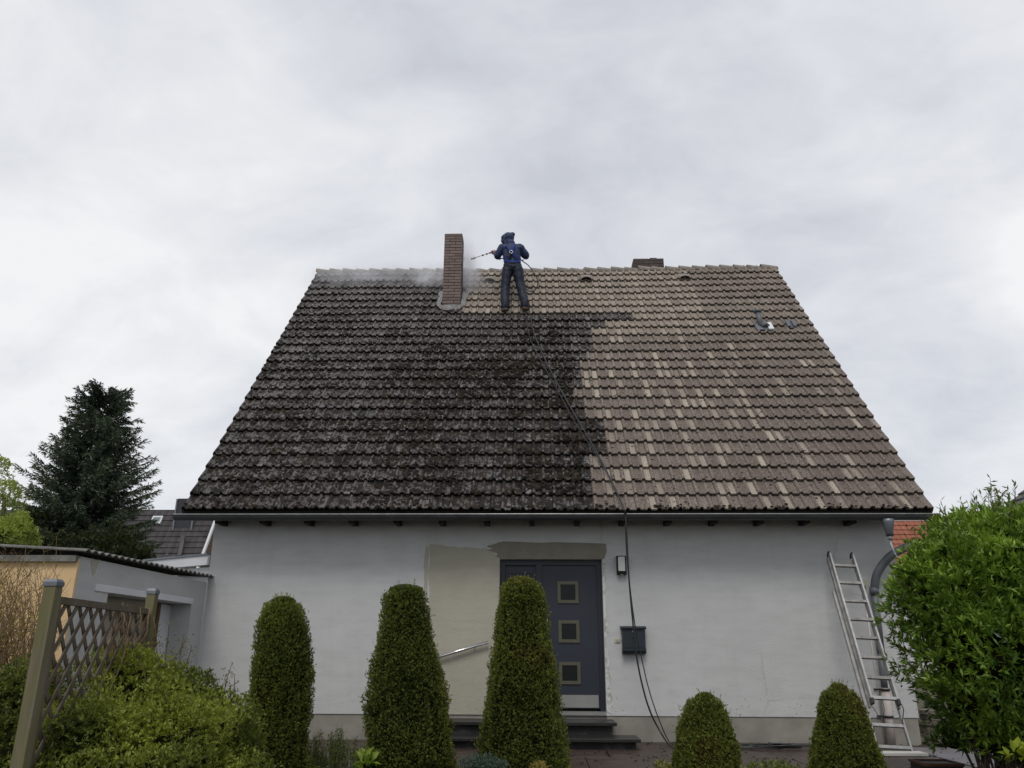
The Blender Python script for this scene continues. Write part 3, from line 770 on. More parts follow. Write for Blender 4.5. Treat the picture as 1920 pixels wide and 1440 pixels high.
# mortar and lead flashing round its foot
fl = []
sc0 = 19.85*GA
def rpt(x, s, h): return rp(x, s, h)
fm = MB()
ang_pts = []
rvf = random.Random(5); inner, outer = [], []
loop = [(chx0-.01+(chx1-chx0+.02)*t, sc0-.045, 0, -1) for t in np.linspace(0, 1, 9)]+[(chx1+.012, sc0-.045+.75*t, 1, 0) for t in np.linspace(.1, 1, 7)]
loop = [(chx0-.012, sc0-.045+.75*t, -1, 0) for t in np.linspace(1, .1, 7)]+loop
for x_, s_, dx_, ds_ in loop:
    k = rvf.uniform(.06, .13); inner.append(rpt(x_, s_, .155+rvf.uniform(-.012, .012))); outer.append(rpt(x_+dx_*k*.8+(0.03*dx_), s_+ds_*k, .098+rvf.uniform(-.006, .012)))
n_ = len(loop); fm.add(inner+outer, [(i, i+n_, i+n_+1, i+1) for i in range(n_-1)])
fm.build('chimney_flashing', 'flashing', chim)
c2a, c2b = at(1187, 484, 5.45), at(1246, 507, 5.45)
chimney('rear_chimney', c2a[0], c2b[0], 5.45, 5.95, c2a[2]-6*.075-.01, c2a[2], 6, 'brick2', house)['label'] = 'short dark brick chimney behind the ridge'
MB().box(c2a[0]+.42, c2a[0]+.58, 5.5, 5.7, c2a[2]-.02, c2a[2]+.03).build('flue_cap', 'concrete', bpy.data.objects['rear_chimney'])
chim['label'] = 'tall slim brick chimney wet from the spray'

# things fixed to the front wall
def wallbox(u0, v0, u1, v1): a = at(u0, v0, 0); b = at(u1, v1, 0); return a[0], b[0], b[2], a[2]
x0, x1, z0, z1 = wallbox(1155, 1043, 1174, 1078)
lamp = empty('wall_lamp', ((x0+x1)/2, 0, z0)); tag(lamp, 'black framed rectangular wall lamp right of the front door', 'lamp')
MB().box(x0, x1, -.085, -.001, z0, z0+.05, .004).box(x0, x1, -.085, -.001, z1-.020, z1, .003).box(x0, x0+.020, -.085, -.001, z0+.05, z1-.014).box(x1-.020, x1, -.085, -.001, z0+.05, z1-.014).build('lamp_housing', 'blackmetal', lamp)
MB().box(x0+.020, x1-.020, -.088, -.004, z0+.05, z1-.014).build('lamp_diffuser', 'whiteplastic', lamp)
V, F = lathe(((x0+x1)/2, -.05, z0-.012), [(.001, -.022), (.018, -.018), (.026, -.004), (.026, .014)], 12)
MB().add(V, F, True).build('motion_sensor', 'chrome', lamp)

x0, x1, z0, z1 = wallbox(1163, 1174, 1211, 1226)
mbx = empty('mailbox', ((x0+x1)/2, 0, z0)); tag(mbx, 'dark slate metal mailbox on the wall beside the door', 'mailbox')
MB().box(x0+.012, x1-.012, -.115, -.001, z0+.075, z1-.04, .006).build('mailbox_body', 'mailbox', mbx)
bl = MB(); na = 6
pr_ = [(-.001, z0), (-.06, z0-.004), (-.105, z0+.01), (-.125, z0+.04), (-.125, z0+.074), (-.001, z0+.074)]
V = [(x0+.008, a, b) for a, b in pr_]+[(x1-.008, a, b) for a, b in pr_]
bl.add(V, [tuple(range(6)), tuple(range(11, 5, -1))]+[(i, i+6, (i+1) % 6+6, (i+1) % 6) for i in range(6)]).build('newspaper_roll', 'mailbox', mbx)
pr_ = [(-.001, z1-.038), (-.135, z1-.045), (-.140, z1-.028), (-.10, z1-.008), (-.001, z1+.002)]
V = [(x0-.006, a, b) for a, b in pr_]+[(x1+.006, a, b) for a, b in pr_]
MB().add(V, [tuple(range(5)), tuple(range(9, 4, -1))]+[(i, i+5, (i+1) % 5+5, (i+1) % 5) for i in range(5)]).build('mailbox_lid', 'mailbox', mbx)
xc = (x0+x1)/2
MB().tube([(xc-.01, -.120, z1-.075), (xc-.01, -.112, z1-.075)], .010, 10).build('lock', 'steel', mbx)
MB().box(xc-.04, xc+.035, -.119, -.113, z0+.205, z0+.213).build('name_slot', 'blackmetal', mbx)

x0, x1, z0, z1 = wallbox(1152, 1197, 1163, 1205)
bell = empty('doorbell', ((x0+x1)/2, 0, z0)); tag(bell, 'small cream doorbell plate left of the mailbox', 'doorbell')
MB().box(x0, x1, -.014, -.001, z0, z1, .003).build('bell_plate', 'cream', bell)
MB().tube([((x0+x1)/2, -.020, (z0+z1)/2), ((x0+x1)/2, -.012, (z0+z1)/2)], .014, 10).build('bell_button', 'steel', bell)

hl, hr_ = at(790, 1242, -.07), at(915, 1204, -.07)
hrl = empty('handrail', (hl[0], 0, hl[2]-.05)); tag(hrl, 'sloping polished steel handrail on the bare beige render', 'handrail')
MB().tube([hl, hr_], .0205, 12).build('rail', 'chrome', hrl)
for t in (.12, .80):
    p = hl+(hr_-hl)*t; MB().tube([p, p+np.array([0, 0, -.04]), (p[0], -.001, p[2]-.05)], .007, 6).build('rail_bracket', 'chrome', hrl)


# ------------------------------------------------------------------ garage on the far side of the trellis
GX = WL; GYF = -3.44
gar = empty('garage', (-6.8, GYF, 0)); tag(gar, 'low garage with apricot front, white side wall and corrugated roof', 'garage')
NZ = 1.80; NY0, NY1 = -2.75, -.46; NX = -5.16
wb = MB()
wb.box(GX-.45, GX, GYF+.015, NY0, -.03, 2.13).box(GX-.45, GX, NY1, -.02, -.03, 2.13).box(GX-.45, GX, NY0, NY1, NZ, 2.13).box(GX-.45, NX-.06, NY0, NY1, -.03, NZ)
wb.box(-9.4, GX-.45, -.32, -.02, -.03, 2.13).build('side_wall', 'garagewhite', gar)
MB().box(-9.5, GX+.002, GYF-.022, GYF+.014, -.03, 2.10).build('front_wall', 'orange', gar)
MB().box(GX-.28, GX+.012, NY0-.3, NY1+.01, NZ-.002, NZ+.075, .004).build('lintel', 'fascia', gar)
dr = MB().box(NX-.058, NX-.03, NY0+.02, NY1-.42, -.02, NZ-.02).build('garage_door', 'niche', gar)
MB().box(NX-.058, NX+.0, NY1-.42, NY1-.34, -.02, NZ-.02).build('door_post', 'brownwood', dr)
MB().box(NX-.058, NX-.01, NY1-.33, NY1-.01, -.02, NZ-.02).build('door_panel', 'fascia', dr)
MB().box(-9.55, GX-.005, GYF-.07, GYF-.023, 2.07, 2.135).build('front_fascia', 'concrete', gar)
# corrugated sheets, waves running away from the camera's left to the edge
ny = 200; ysr = np.linspace(GYF-.10, .05, ny); wv = .015*np.sin(ysr/.145*2*PI)
V = []; 
for x in (-9.6, GX+.085):
    for th in (0, -.012):
        for y_, h_ in zip(ysr, wv): V.append((x, y_, 2.195+h_+th+.03*(y_-GYF)/3.4+(0 if x > -9 else .25)))
F = []
for i in range(ny-1): F += [(i, 2*ny+i, 2*ny+i+1, i+1), (ny+i+1, 3*ny+i+1, 3*ny+i, ny+i), (2*ny+i, 3*ny+i, 3*ny+i+1, 2*ny+i+1)]
F += [(0, ny, 3*ny, 2*ny)]
MB().add(V, F).build('corrugated_roof', 'concrete', gar)
MB().prism([(0, 0), (1, 0), (1, 1)], 0, 0) if False else None
p = atx(176, 1065, GX+.002)
MB().add([(GX+.003, p[1]+dy_, p[2]+dz_) for dy_, dz_ in ((-.09, .10), (.02, .09), (.10, .10), (.07, .02), (.05, -.05), (.01, -.09), (-.03, -.02))], [tuple(range(7))]).build('plaster_chip', 'patch', gar)

# flat roofed link behind it
a_, b_ = atz(391, 1050, 2.52), atz(270, 1061, 2.52); a_[2] = b_[2] = 0
cpt = empty('carport', (-6.6, 3, 0)); tag(cpt, 'flat roofed lean-to with pale fascia between garage and house', 'carport')
dvec = unit(b_-a_); nvec = np.array([dvec[1], -dvec[0], 0]); L_ = np.linalg.norm(b_-a_)
if nvec[1] > 0: nvec = -nvec
MB().obox((a_+b_)/2+np.array([0, 0, 2.52]), dvec*L_/2, nvec*.02, np.array([0, 0, .075])).build('fascia_board', 'fascia', cpt)
MB().obox((a_+b_)/2+np.array([0, 0, 2.610])-nvec*.6, dvec*L_/2, nvec*.64, np.array([0, 0, .014])).build('flat_roof', 'zinc', cpt)
MB().obox((a_+b_)/2+np.array([0, 0, 2.37])-nvec*.08, dvec*L_/2, nvec*.02, np.array([0, 0, .05])).build('lower_beam', 'fascia', cpt)
MB().obox((a_+b_)/2+np.array([0, 0, 1.15])-nvec*.2, dvec*L_/2, nvec*.05, np.array([0, 0, 1.17])).build('back_wall', 'plaster', cpt)

# ------------------------------------------------------------------ neighbouring houses
def tiledmat(name, a, b, gap, sc):
    m = mat(name, a, .8, 0, .3); n = NT(m)
    sx = n.n('ShaderNodeSeparateXYZ'); n.l(n.pos(), sx.inputs[0])
    wv_ = n.ma('SINE', n.ma('MULTIPLY', sx.outputs[0], 2*PI/sc))
    c = n.mix(n.rmp(n.noise(2.5, 5, .6), (.35, 0.), (.7, 1.)), a, b)
    c = n.mix(n.rmp(wv_, (.0, .0), (1., .35)), c, gap)
    li = n.ma('MULTIPLY', n.rmp(n.voro(1.6), (.05, 1.), (.07, 0.)), n.rmp(n.noise(.8, 2), (.48, 0.), (.55, 1.)))
    c = n.mix(li, c, (.5, .5, .5)); n.base(c); n.bump(wv_, .8, .04); return m
M['nroof'] = tiledmat('brown neighbour tiles', (.050, .046, .048), (.085, .078, .080), (.025, .023, .024), .30)
M['rroof'] = tiledmat('red neighbour tiles', (.27, .095, .058), (.36, .14, .088), (.12, .045, .03), .24)
M['groof'] = tiledmat('grey neighbour tiles', (.085, .078, .078), (.13, .12, .12), (.04, .04, .04), .30)
M['slate'] = mottled('dark slate cladding', (.028, .028, .038), (.04, .04, .052), 3, .55, .2)
def courses(p0, p1, up, ncs, th=.035):
    """stepped tile courses between the eave line p0-p1 and the ridge (eave + up)"""
    p0, p1, up = map(np.asarray, (p0, p1, up)); nr = unit(np.cross(p1-p0, up)); mb = MB()
    for k in range(ncs):
        a, b = p0+up*k/ncs, p1+up*k/ncs; c, d = p1+up*(k+1.1)/ncs, p0+up*(k+1.1)/ncs
        mb.add([a+nr*th, b+nr*th, c, d, a-nr*.01, b-nr*.01], [(0, 1, 2, 3), (4, 5, 1, 0)])
    return mb
nb = empty('neighbour_house', (-18, 20, 0)); tag(nb, 'brown tiled neighbour house with skylight behind the spruce', 'house')
rz_ = at(290, 957, 22)[2]; xr_ = at(387, 1000, 21)[0]
ez_ = rz_-4.2
courses((-30, 19.7, ez_), (xr_, 19.7, ez_), np.array([0, 2.3, rz_-ez_]), 17).build('roof', 'nroof', nb)
courses((xr_, 24.3, ez_), (-30, 24.3, ez_), np.array([0, -2.3, rz_-ez_]), 17).build('back_roof', 'nroof', nb)
MB().box(-29.8, xr_-.15, 20.0, 24.0, -.03, ez_+.1).build('wall', 'fascia', nb)
MB().add([(xr_-.2, 20, ez_), (xr_-.2, 24, ez_), (xr_-.2, 22, rz_-.2), (xr_-.6, 20, ez_), (xr_-.6, 24, ez_), (xr_-.6, 22, rz_-.2)], [(0, 1, 2), (5, 4, 3), (0, 2, 5, 3), (1, 4, 5, 2)]).build('gable', 'brownwood', nb)
MB().bar((xr_+.02, 19.7, ez_+.03), (xr_+.02, 22, rz_+.03), .09, .12).build('verge_board', 'fascia', nb)
def nroofpt(u, v):
    nrm = np.cross([1, 0, 0], [0, 2.3, rz_-ez_]); nrm = nrm/np.linalg.norm(nrm); p0 = np.array([0, 19.7, ez_]); d = ray(u, v)
    return CAM+d*(((p0-CAM)@nrm)/(d@nrm))
d0, d1 = nroofpt(325, 990), nroofpt(352, 990)
dm = MB().box(d0[0]+.05, d1[0]+.15, d0[1]-.03, d0[1]+1.9, d0[2]-.3, at(330, 935, d0[1])[2]).build('clad_dormer', 'slate', nb)
MB().box(d0[0]-.01, d0[0]+.048, d0[1]-.08, d0[1]+1.2, d0[2]-.1, at(330, 935, d0[1])[2]-.02).box(d1[0]+.152, d1[0]+.22, d0[1]-.08, d0[1]+1.2, d0[2]-.1, at(330, 935, d0[1])[2]-.9).build('dormer_flashing', 'zinc', dm)
s0_ = nroofpt(295, 977); sl = unit(np.array([0, 2.3, rz_-ez_])); sn = np.array([0, -sl[2], sl[1]])
sk = MB().obox(s0_+sn*.06, np.array([.22, 0, 0]), sl*.20, sn*.05).build('skylight_frame', 'fascia', nb)
MB().obox(s0_+sn*.105, np.array([.16, 0, 0]), sl*.13, sn*.006).build('skylight_pane', 'visor', sk)
q0 = nroofpt(345, 1008); q1 = nroofpt(338, 1045)
MB().bar(q0+sn*.09, q1+sn*.09, .16, .10, up=tuple(sn)).build('roof_ledge', 'groof', nb)

rh = empty('red_roof_house', (16.5, 22, 0)); tag(rh, 'distant house with orange red tiled roof behind the bush', 'house')
rr_ = at(1735, 977, 24); xg = rr_[0]; zt_ = rr_[2]; ze_ = zt_-3.2
gyr = 2.6
courses((xg-14, 24-gyr, ze_), (xg, 24-gyr, ze_), np.array([0, gyr, zt_-ze_]), 14).build('roof', 'rroof', rh)
courses((xg, 24+gyr, ze_), (xg-14, 24+gyr, ze_), np.array([0, -gyr, zt_-ze_]), 14).build('back_roof', 'rroof', rh)
MB().add([(xg-.1, 24-gyr+.2, ze_), (xg-.1, 24+gyr-.2, ze_), (xg-.1, 24, zt_-.25), (xg-.4, 24-gyr+.2, ze_), (xg-.4, 24+gyr-.2, ze_), (xg-.4, 24, zt_-.25)], [(0, 1, 2), (5, 4, 3), (0, 2, 5, 3), (1, 4, 5, 2)]).build('gable', 'plaster', rh)
MB().box(xg-13.8, xg-.1, 24-gyr+.3, 24+gyr-.3, -.03, ze_+.05).build('wall', 'plaster', rh)
MB().bar((xg+.02, 24-gyr, ze_), (xg+.02, 24, zt_+.02), .10, .20).build('verge_board', 'brownwood', rh)
gh = empty('grey_roof_house', (14, 10, 0)); tag(gh, 'grey tiled roof edge peeking over the bush at frame edge', 'house')
gp = at(1884, 952, 9); gq = at(1925, 915, 9)
up_ = np.array([4.2, 0, 4.2*(gq[2]-gp[2])/(gq[0]-gp[0])])
courses((gp[0]-.9, 9.0, gp[2]-.9*up_[2]/4.2), (gp[0]-.9, 5.0, gp[2]-.9*up_[2]/4.2), up_, 16).build('roof', 'groof', gh)
MB().box(gp[0]-.3, gp[0]+8, 5.2, 8.8, -.03, gp[2]-.6).build('wall', 'plaster', gh)
MB().add([(gp[0]-.3, 8.7, gp[2]-.6), (gp[0]+3.3, 8.7, gp[2]-.6), (gp[0]+3.3, 8.7, gp[2]+up_[2]*.72-.4), (gp[0]-.3, 8.75, gp[2]-.6), (gp[0]+3.3, 8.75, gp[2]-.6), (gp[0]+3.3, 8.75, gp[2]+up_[2]*.72-.4)], [(0, 1, 2), (5, 4, 3)]).build('gable', 'plaster', gh)

# ------------------------------------------------------------------ ladder
lad = empty('ladder', tuple(at(1690, 1418, -1.2)*np.array([1, 1, 0]))); tag(lad, 'three part aluminium extension ladder leaning on the house wall', 'ladder')
Bt = np.array([4.36, -1.28, .03]); Tp = np.array([4.375, -.17, 2.50])
ld = unit(Tp-Bt); lx = unit(np.array([1.0, 0, -.045])); lnrm = unit(np.cross(lx, ld))
if lnrm[1] > 0: lnrm = -lnrm          # towards the camera
LL = np.linalg.norm(Tp-Bt)
def lsec(t0, t1, width, off, rungs, mname, hooks=False, feet=False, lo=0):
    part = None
    for s_ in (-1, 1):
        a = Bt+ld*t0*LL+lx*s_*width/2+lnrm*off; b = Bt+ld*t1*LL+lx*s_*width/2+lnrm*off
        r_ = MB().bar(a, b, .024, .052, up=tuple(lnrm)).build('rail', mname, lad)
        if hooks:
            h0 = b; MB().tube(spline([h0-ld*.05+lnrm*.01, h0+ld*.02+lnrm*.0, h0+ld*.03-lnrm*.05, h0-ld*.01-lnrm*.10], 5), .014, 8).build('rubber_hook', 'black', r_)
        if feet: MB().bar(a-ld*.02, a+ld*.05, .034, .062, up=tuple(lnrm)).build('rubber_foot', 'black', r_)
    for t in rungs:
        c = Bt+ld*t*LL+lnrm*off
        MB().bar(c-lx*(width/2-.012), c+lx*(width/2-.012), .040, .036, up=tuple(ld)).build('rung', 'alugrime' if t > .25 else 'alu', lad)
zt = lambda v: None
tv = []
for v in (1066, 1098, 1132, 1166, 1200, 1237, 1275, 1313, 1357, 1398):
    # parameter along the ladder whose projection falls on that row of the photograph
    best = min(np.linspace(-.05, 1.05, 400), key=lambda t: abs((lambda q: 720-FPX*(q@CR[1])/(q@CR[2]))(Bt+ld*t*LL-CAM)-v)); tv.append(best)
lsec(.215, 1.0, .325, .07, tv[:8], 'alu', hooks=True, feet=True)
lsec(.20, .985, .36, .0, [], 'alugrime')
lsec(0.0, .80, .41, -.07, tv[8:], 'alu', feet=False)
pb0 = at(1664, 1412, -1.2); 
lb = empty('ladder_board', (4.25, -1.2, .015)); tag(lb, 'flat white board lying under the foot of the ladder', 'board')
MB().box(3.90, 4.66, -1.42, -1.18, .018, .052, .003).build('plank', 'board', lb)
MB().box(3.88, 4.64, -1.40, -1.20, .0145, .0178).build('plank_underside', 'rust', lb)
# cord tied round the lower rails
c_ = Bt+ld*.22*LL
MB().tube(spline([c_+lx*.21+lnrm*.03, c_+lx*.23-ld*.06, c_+lx*.20-ld*.16-lnrm*.03, c_+lx*.19-ld*.22-lnrm*.04], 6), .006, 6).tube(spline([c_-lx*.16+ld*.10-lnrm*.06, c_-lx*.05-ld*.12-lnrm*.1, c_+lx*.03-ld*.05-lnrm*.1, c_+lx*.05+ld*.12-lnrm*.1], 6), .004, 6).build('tie_cord', 'black', lad)

# ------------------------------------------------------------------ planter, stones at the house corner
cr_ = empty('planter_box', (4.3, -2.4, 0)); tag(cr_, 'dark rusty rimmed metal box in front of the ladder', 'planter')
pa_ = atz(1706, 1424, .16)
cxx, cyy = pa_[0], pa_[1]
bx_ = MB().box(cxx, cxx+.36, cyy-.34, cyy, .015, .15)
bx_.build('box_body', 'darkcrate', cr_)
MB().box(cxx-.012, cxx+.372, cyy-.352, cyy-.335, .14, .166).box(cxx-.012, cxx+.372, cyy-.005, cyy+.012, .14, .166).box(cxx-.012, cxx+.005, cyy-.335, cyy-.005, .14, .166).box(cxx+.355, cxx+.372, cyy-.335, cyy-.005, .14, .166).build('box_rim', 'rust', cr_)
sw = empty('stone_stack', (6.2, .3, 0)); tag(sw, 'low stack of flat layered stones beside the house corner', 'stones')
zz = 0.0
for lay in range(6):
    x = 5.30+random.uniform(0, .1); th_ = random.uniform(.055, .10)
    while x < 7.6:
        wdt = random.uniform(.25, .6); dpt = random.uniform(.3, .45); m_ = 7
        poly = [(x+wdt/2+wdt/2*math.cos(2*PI*k/m_+.2)*random.uniform(.85, 1.15), .10+dpt/2+dpt/2*math.sin(2*PI*k/m_+.2)*random.uniform(.8, 1.2)) for k in range(m_)]
        zb = zz+random.uniform(0, .012); zt2 = zz+th_+random.uniform(-.02, .02)
        V = [(a, b, zb) for a, b in poly]+[(a+random.uniform(-.02, .02), b+random.uniform(-.02, .02), zt2) for a, b in poly]
        F = [tuple(range(m_))[::-1], tuple(range(m_, 2*m_))]+[(i, (i+1) % m_, (i+1) % m_+m_, i+m_) for i in range(m_)]
        MB().add(V, F).build('stone', 'stone', sw); x += wdt*.93
    zz += th_

# ------------------------------------------------------------------ trellis fence
fen = empty('lattice_fence', (-3.2, -6.7, 0)); tag(fen, 'weathered wooden lattice fence panel with two capped posts', 'fence')
P1 = at(103, 1085, -6.7); P2 = at(288, 1103, -4.9); fd = unit(np.array([P2[0]-P1[0], P2[1]-P1[1], 0])); fnrm = np.array([fd[1], -fd[0], 0])
zt1 = P1[2]
def post(p, w_, z_):
    c = np.array([p[0], p[1], 0])
    o_ = MB().obox(c+np.array([0, 0, z_/2-.03]), np.array([w_/2, 0, 0]), np.array([0, w_/2, 0]), np.array([0, 0, z_/2])).build('post', 'woodpost', fen)
    V, F = [], []
    k = w_/2+.006
    V = [(c[0]+a*k*s, c[1]+b*k*s, z_-.03+h) for s, h in ((1, -.018), (1, .008), (.75, .026)) for a, b in ((-1, -1), (1, -1), (1, 1), (-1, 1))]
    F = [(i*4+j, i*4+(j+1) % 4, (i+1)*4+(j+1) % 4, (i+1)*4+j) for i in range(2) for j in range(4)]+[(8, 9, 10, 11)]
    MB().add(V, F).build('post_cap', 'zinc', o_)
post(P1, .078, zt1); post(P2, .072, P2[2])
fa = np.array([P1[0], P1[1], 0])+fd*.07; LF = np.linalg.norm((P2-P1)[:2])-.14; HF0, HF1 = .10, zt1-.13
def fp(s_, z_, o_=0): return fa+fd*s_+np.array([0, 0, z_])+fnrm*o_
for z_ in (HF0, HF1): MB().bar(fp(0, z_), fp(LF, z_), .045, .045).build('panel_rail', 'slat', fen)
for s_ in (.02, LF-.02): MB().bar(fp(s_, HF0+.023), fp(s_, HF1-.023), .04, .045, up=tuple(fnrm)).build('panel_stile', 'slat', fen)
for sgn, off in ((1, .010), (-1, -.010)):
    for c in np.arange(-HF1, LF+HF1, .175):
        # diagonal s = c + sgn*(z-HF0)
        pts_ = []
        for z_ in (HF0, HF1):
            s_ = c+sgn*(z_-HF0)*.8; pts_.append((s_, z_))
        (sa, za), (sb, zb) = pts_
        def clip(s1, z1, s2, z2):
            t0_, t1_ = 0., 1.
            for lo, hi in ((0, LF),):
                d_ = s2-s1
                ta, tb = (lo-s1)/d_, (hi-s1)/d_
                t0_, t1_ = max(t0_, min(ta, tb)), min(t1_, max(ta, tb))
            return (t0_, t1_)
        t0_, t1_ = clip(sa, za, sb, zb)
        if t1_-t0_ < .06: continue
        A_ = fp(sa+(sb-sa)*t0_, za+(zb-za)*t0_, off); B_ = fp(sa+(sb-sa)*t1_, za+(zb-za)*t1_, off)
        MB().bar(A_, B_, .009, .034, up=tuple(np.cross(fnrm, unit(B_-A_)))).build('slat', 'slat', fen)
# dry vine hanging over its far end
vine = empty('dry_vine', tuple(fp(LF*.8, 0))); tag(vine, 'dry brown vine draped over the far end of the lattice', 'vine')
vb = MB(); rv = random.Random(4)
for i in range(24):
    s_ = rv.uniform(.62, 1.02)*LF; z_ = HF1+rv.uniform(-.05, .05); o_ = rv.uniform(-.05, .06); P_ = [fp(s_, z_, o_)]
    dx_ = rv.uniform(-.25, .25); ln = rv.uniform(.2, .75)
    for k in range(1, 6): P_.append(fp(s_+dx_*k/5+rv.uniform(-.03, .03), z_-ln*k/5, o_+rv.uniform(-.03, .03)))
    vb.tube(spline(P_, 3), rv.uniform(.003, .007), 4, False)
vb.build('stems', 'dryvine', vine)['kind'] = 'stuff'

# ------------------------------------------------------------------ clipped thujas
def thuja(prof, Y, label, seed, n=34000):
    """prof: list of (v, u_left, u_right) along the photograph, top first"""
    rg = np.random.default_rng(seed)
    zs, cx_, rr = [], [], []
    for v, ul, ur in prof:
        a, b = at(ul, v, Y), at(ur, v, Y); zs.append((a[2]+b[2])/2); cx_.append((a[0]+b[0])/2); rr.append(max(.03, (b[0]-a[0])/2-.022))
    zs, cx_, rr = map(np.array, (zs, cx_, rr))
    o = np.argsort(zs); zs, cx_, rr = zs[o], cx_[o], rr[o]
    zs = np.concatenate([[0.0], zs]); cx_ = np.concatenate([[cx_[0]], cx_]); rr = np.concatenate([[rr[0]*.97], rr])
    zs[1:] -= np.linspace(0, .07, len(zs)-1); zt_ = zs[-1]
    root = empty('thuja_column', (float(cx_[0]), Y, 0)); tag(root, label, 'thuja', 'clipped thujas in front of the house')
    MB().tube([(cx_[0], Y, -.03), (cx_[0], Y, zt_*.5)], [.05, .02], 8).build('trunk', 'bark', root)
    def surf(z, th):
        r = np.interp(z, zs, rr); c = np.interp(z, zs, cx_)
        q = np.stack([np.cos(th)*1.1+seed, np.sin(th)*1.1, z*1.5], 1)
        r = r*(1+.30*(vnoise(q*2.0, seed)-.5)+.26*(vnoise(q*5.5, seed+1)-.5)+.16*(vnoise(q*11, seed+2)-.5))
        return np.stack([c+r*np.cos(th), Y+r*np.sin(th), z], 1), r
    # dark inner body
    nz, na_ = 22, 20; zc_ = np.linspace(.0, zt_*.97, nz); V = []
    for z in zc_:
        th = np.arange(na_)*2*PI/na_; p, _ = surf(np.full(na_, z), th); c = np.interp(z, zs, cx_)
        k = .84*(1 if z < zt_*.9 else .8)
        V += [(c+(a[0]-c)*k, Y+(a[1]-Y)*k, a[2]) for a in p]
    F = [(i*na_+j, i*na_+(j+1) % na_, (i+1)*na_+(j+1) % na_, (i+1)*na_+j) for i in range(nz-1) for j in range(na_)]+[tuple((nz-1)*na_+j for j in range(na_))]
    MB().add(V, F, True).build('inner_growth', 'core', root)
    # sprays
    z = rg.uniform(0, 1, n*2); rmax = rr.max(); zz_ = z*zt_; keep = rg.uniform(0, 1, n*2) < (np.interp(zz_, zs, rr)+.04)/rmax
    zz_ = zz_[keep][:n]; m = len(zz_); th = rg.uniform(0, 2*PI, m)
    p, r = surf(zz_, th)
    slope = np.gradient(np.interp(np.linspace(0, zt_, 60), zs, rr), zt_/59); sl_ = np.interp(zz_, np.linspace(0, zt_, 60), slope)
    outw = unit(np.stack([np.cos(th), np.sin(th), -sl_], 1))
    depth = rg.uniform(-.075, .02, m)**1
    base = p+outw*depth[:, None]
    # a lid of sprays on the rounded top
    mt = n//9; ta = rg.uniform(0, 2*PI, mt); tr = np.sqrt(rg.uniform(0, 1, mt))*rr[-1]
    base = np.vstack([base, np.stack([cx_[-1]+tr*np.cos(ta), Y+tr*np.sin(ta), zt_+.035*(1-(tr/rr[-1])**2)+rg.uniform(-.05, .02, mt)], 1)])
    outw = np.vstack([outw, unit(np.stack([np.cos(ta)*.4, np.sin(ta)*.4, np.ones(mt)], 1))]); m = len(base)
    depth = np.concatenate([depth, rg.uniform(-.05, .02, mt)])
    d0 = unit(outw*.75+np.array([0, 0, .65])+rg.normal(size=(m, 3))*.45)
    # each spray is a small flat fan
    nl = 4
    side = unit(np.cross(d0, outw+rg.normal(size=(m, 3))*.5))
    Ps, Ds, Ls = [], [], []
    for k in range(nl):
        a = (k-(nl-1)/2)*.55+rg.normal(size=m)*.12
        Ps.append(base); Ds.append(d0*np.cos(a)[:, None]+side*np.sin(a)[:, None]); Ls.append(rg.uniform(.014, .031, m)*(1-.15*abs(k-1.5)))
    base = np.vstack(Ps); D = np.vstack(Ds); L = np.concatenate(Ls)
    patch = vnoise(np.vstack([p, np.tile(base[:1], (mt, 1))])[:m]*2.6, seed+7); hue = rg.uniform(0, 1, m)
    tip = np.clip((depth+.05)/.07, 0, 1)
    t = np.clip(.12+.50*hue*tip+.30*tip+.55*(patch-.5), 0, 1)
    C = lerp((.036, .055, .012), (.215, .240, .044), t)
    brown = (rg.uniform(0, 1, m) < .015+.30*(patch > .76)); C[brown] = np.array([.10, .055, .022])
    C = np.tile(C, (nl, 1))*rg.uniform(.85, 1.15, (m*nl, 1))
    ns = 160                                                  # stray shoots that escaped the shears
    idx = rg.integers(0, m, ns); sh = base[idx]+outw[idx]*.01; ks = 6
    P2 = np.repeat(sh, ks, 0)+np.tile(np.arange(ks), ns)[:, None]*unit(np.repeat(outw[idx]*.7+np.array([0, 0, .7])+rg.normal(size=(ns, 3))*.3, ks, 0))*.011
    D2 = np.repeat(outw[idx], ks, 0)+rg.normal(size=(ns*ks, 3))*.6+np.array([0, 0, .5]); L2 = rg.uniform(.014, .028, ns*ks)
    base = np.vstack([base, P2]); D = np.vstack([D, D2]); L = np.concatenate([L, L2]); C = np.vstack([C, np.tile(np.array([[.19, .21, .045]]), (ns*ks, 1))])
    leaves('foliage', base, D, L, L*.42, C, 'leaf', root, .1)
    return root
thuja([(1117, 508, 556), (1124, 497, 565), (1150, 490, 573), (1200, 481, 581), (1300, 468, 584), (1380, 460, 586), (1440, 456, 586)], -3.45, 'tall clipped thuja with rounded top nearest the lattice fence', 3)
thuja([(1095, 728, 796), (1102, 720, 802), (1150, 714, 808), (1200, 706, 815), (1300, 690, 834), (1370, 684, 848), (1440, 688, 852)], -3.5, 'tall clipped thuja left of the steel handrail', 5)
thuja([(1080, 946, 1006), (1088, 936, 1016), (1120, 931, 1024), (1200, 925, 1036), (1300, 911, 1048), (1400, 904, 1060), (1440, 900, 1066)], -3.55, 'tall clipped thuja standing in front of the front door', 7)
thuja([(1297, 1300, 1342), (1305, 1290, 1352), (1340, 1280, 1363), (1400, 1269, 1378), (1440, 1262, 1384)], -3.5, 'short clipped thuja below and right of the mailbox', 9, 21000)
thuja([(1280, 1552, 1590), (1288, 1542, 1600), (1320, 1532, 1615), (1380, 1526, 1638), (1440, 1520, 1664)], -3.4, 'short clipped thuja in front of the ladder foot', 11, 24000)

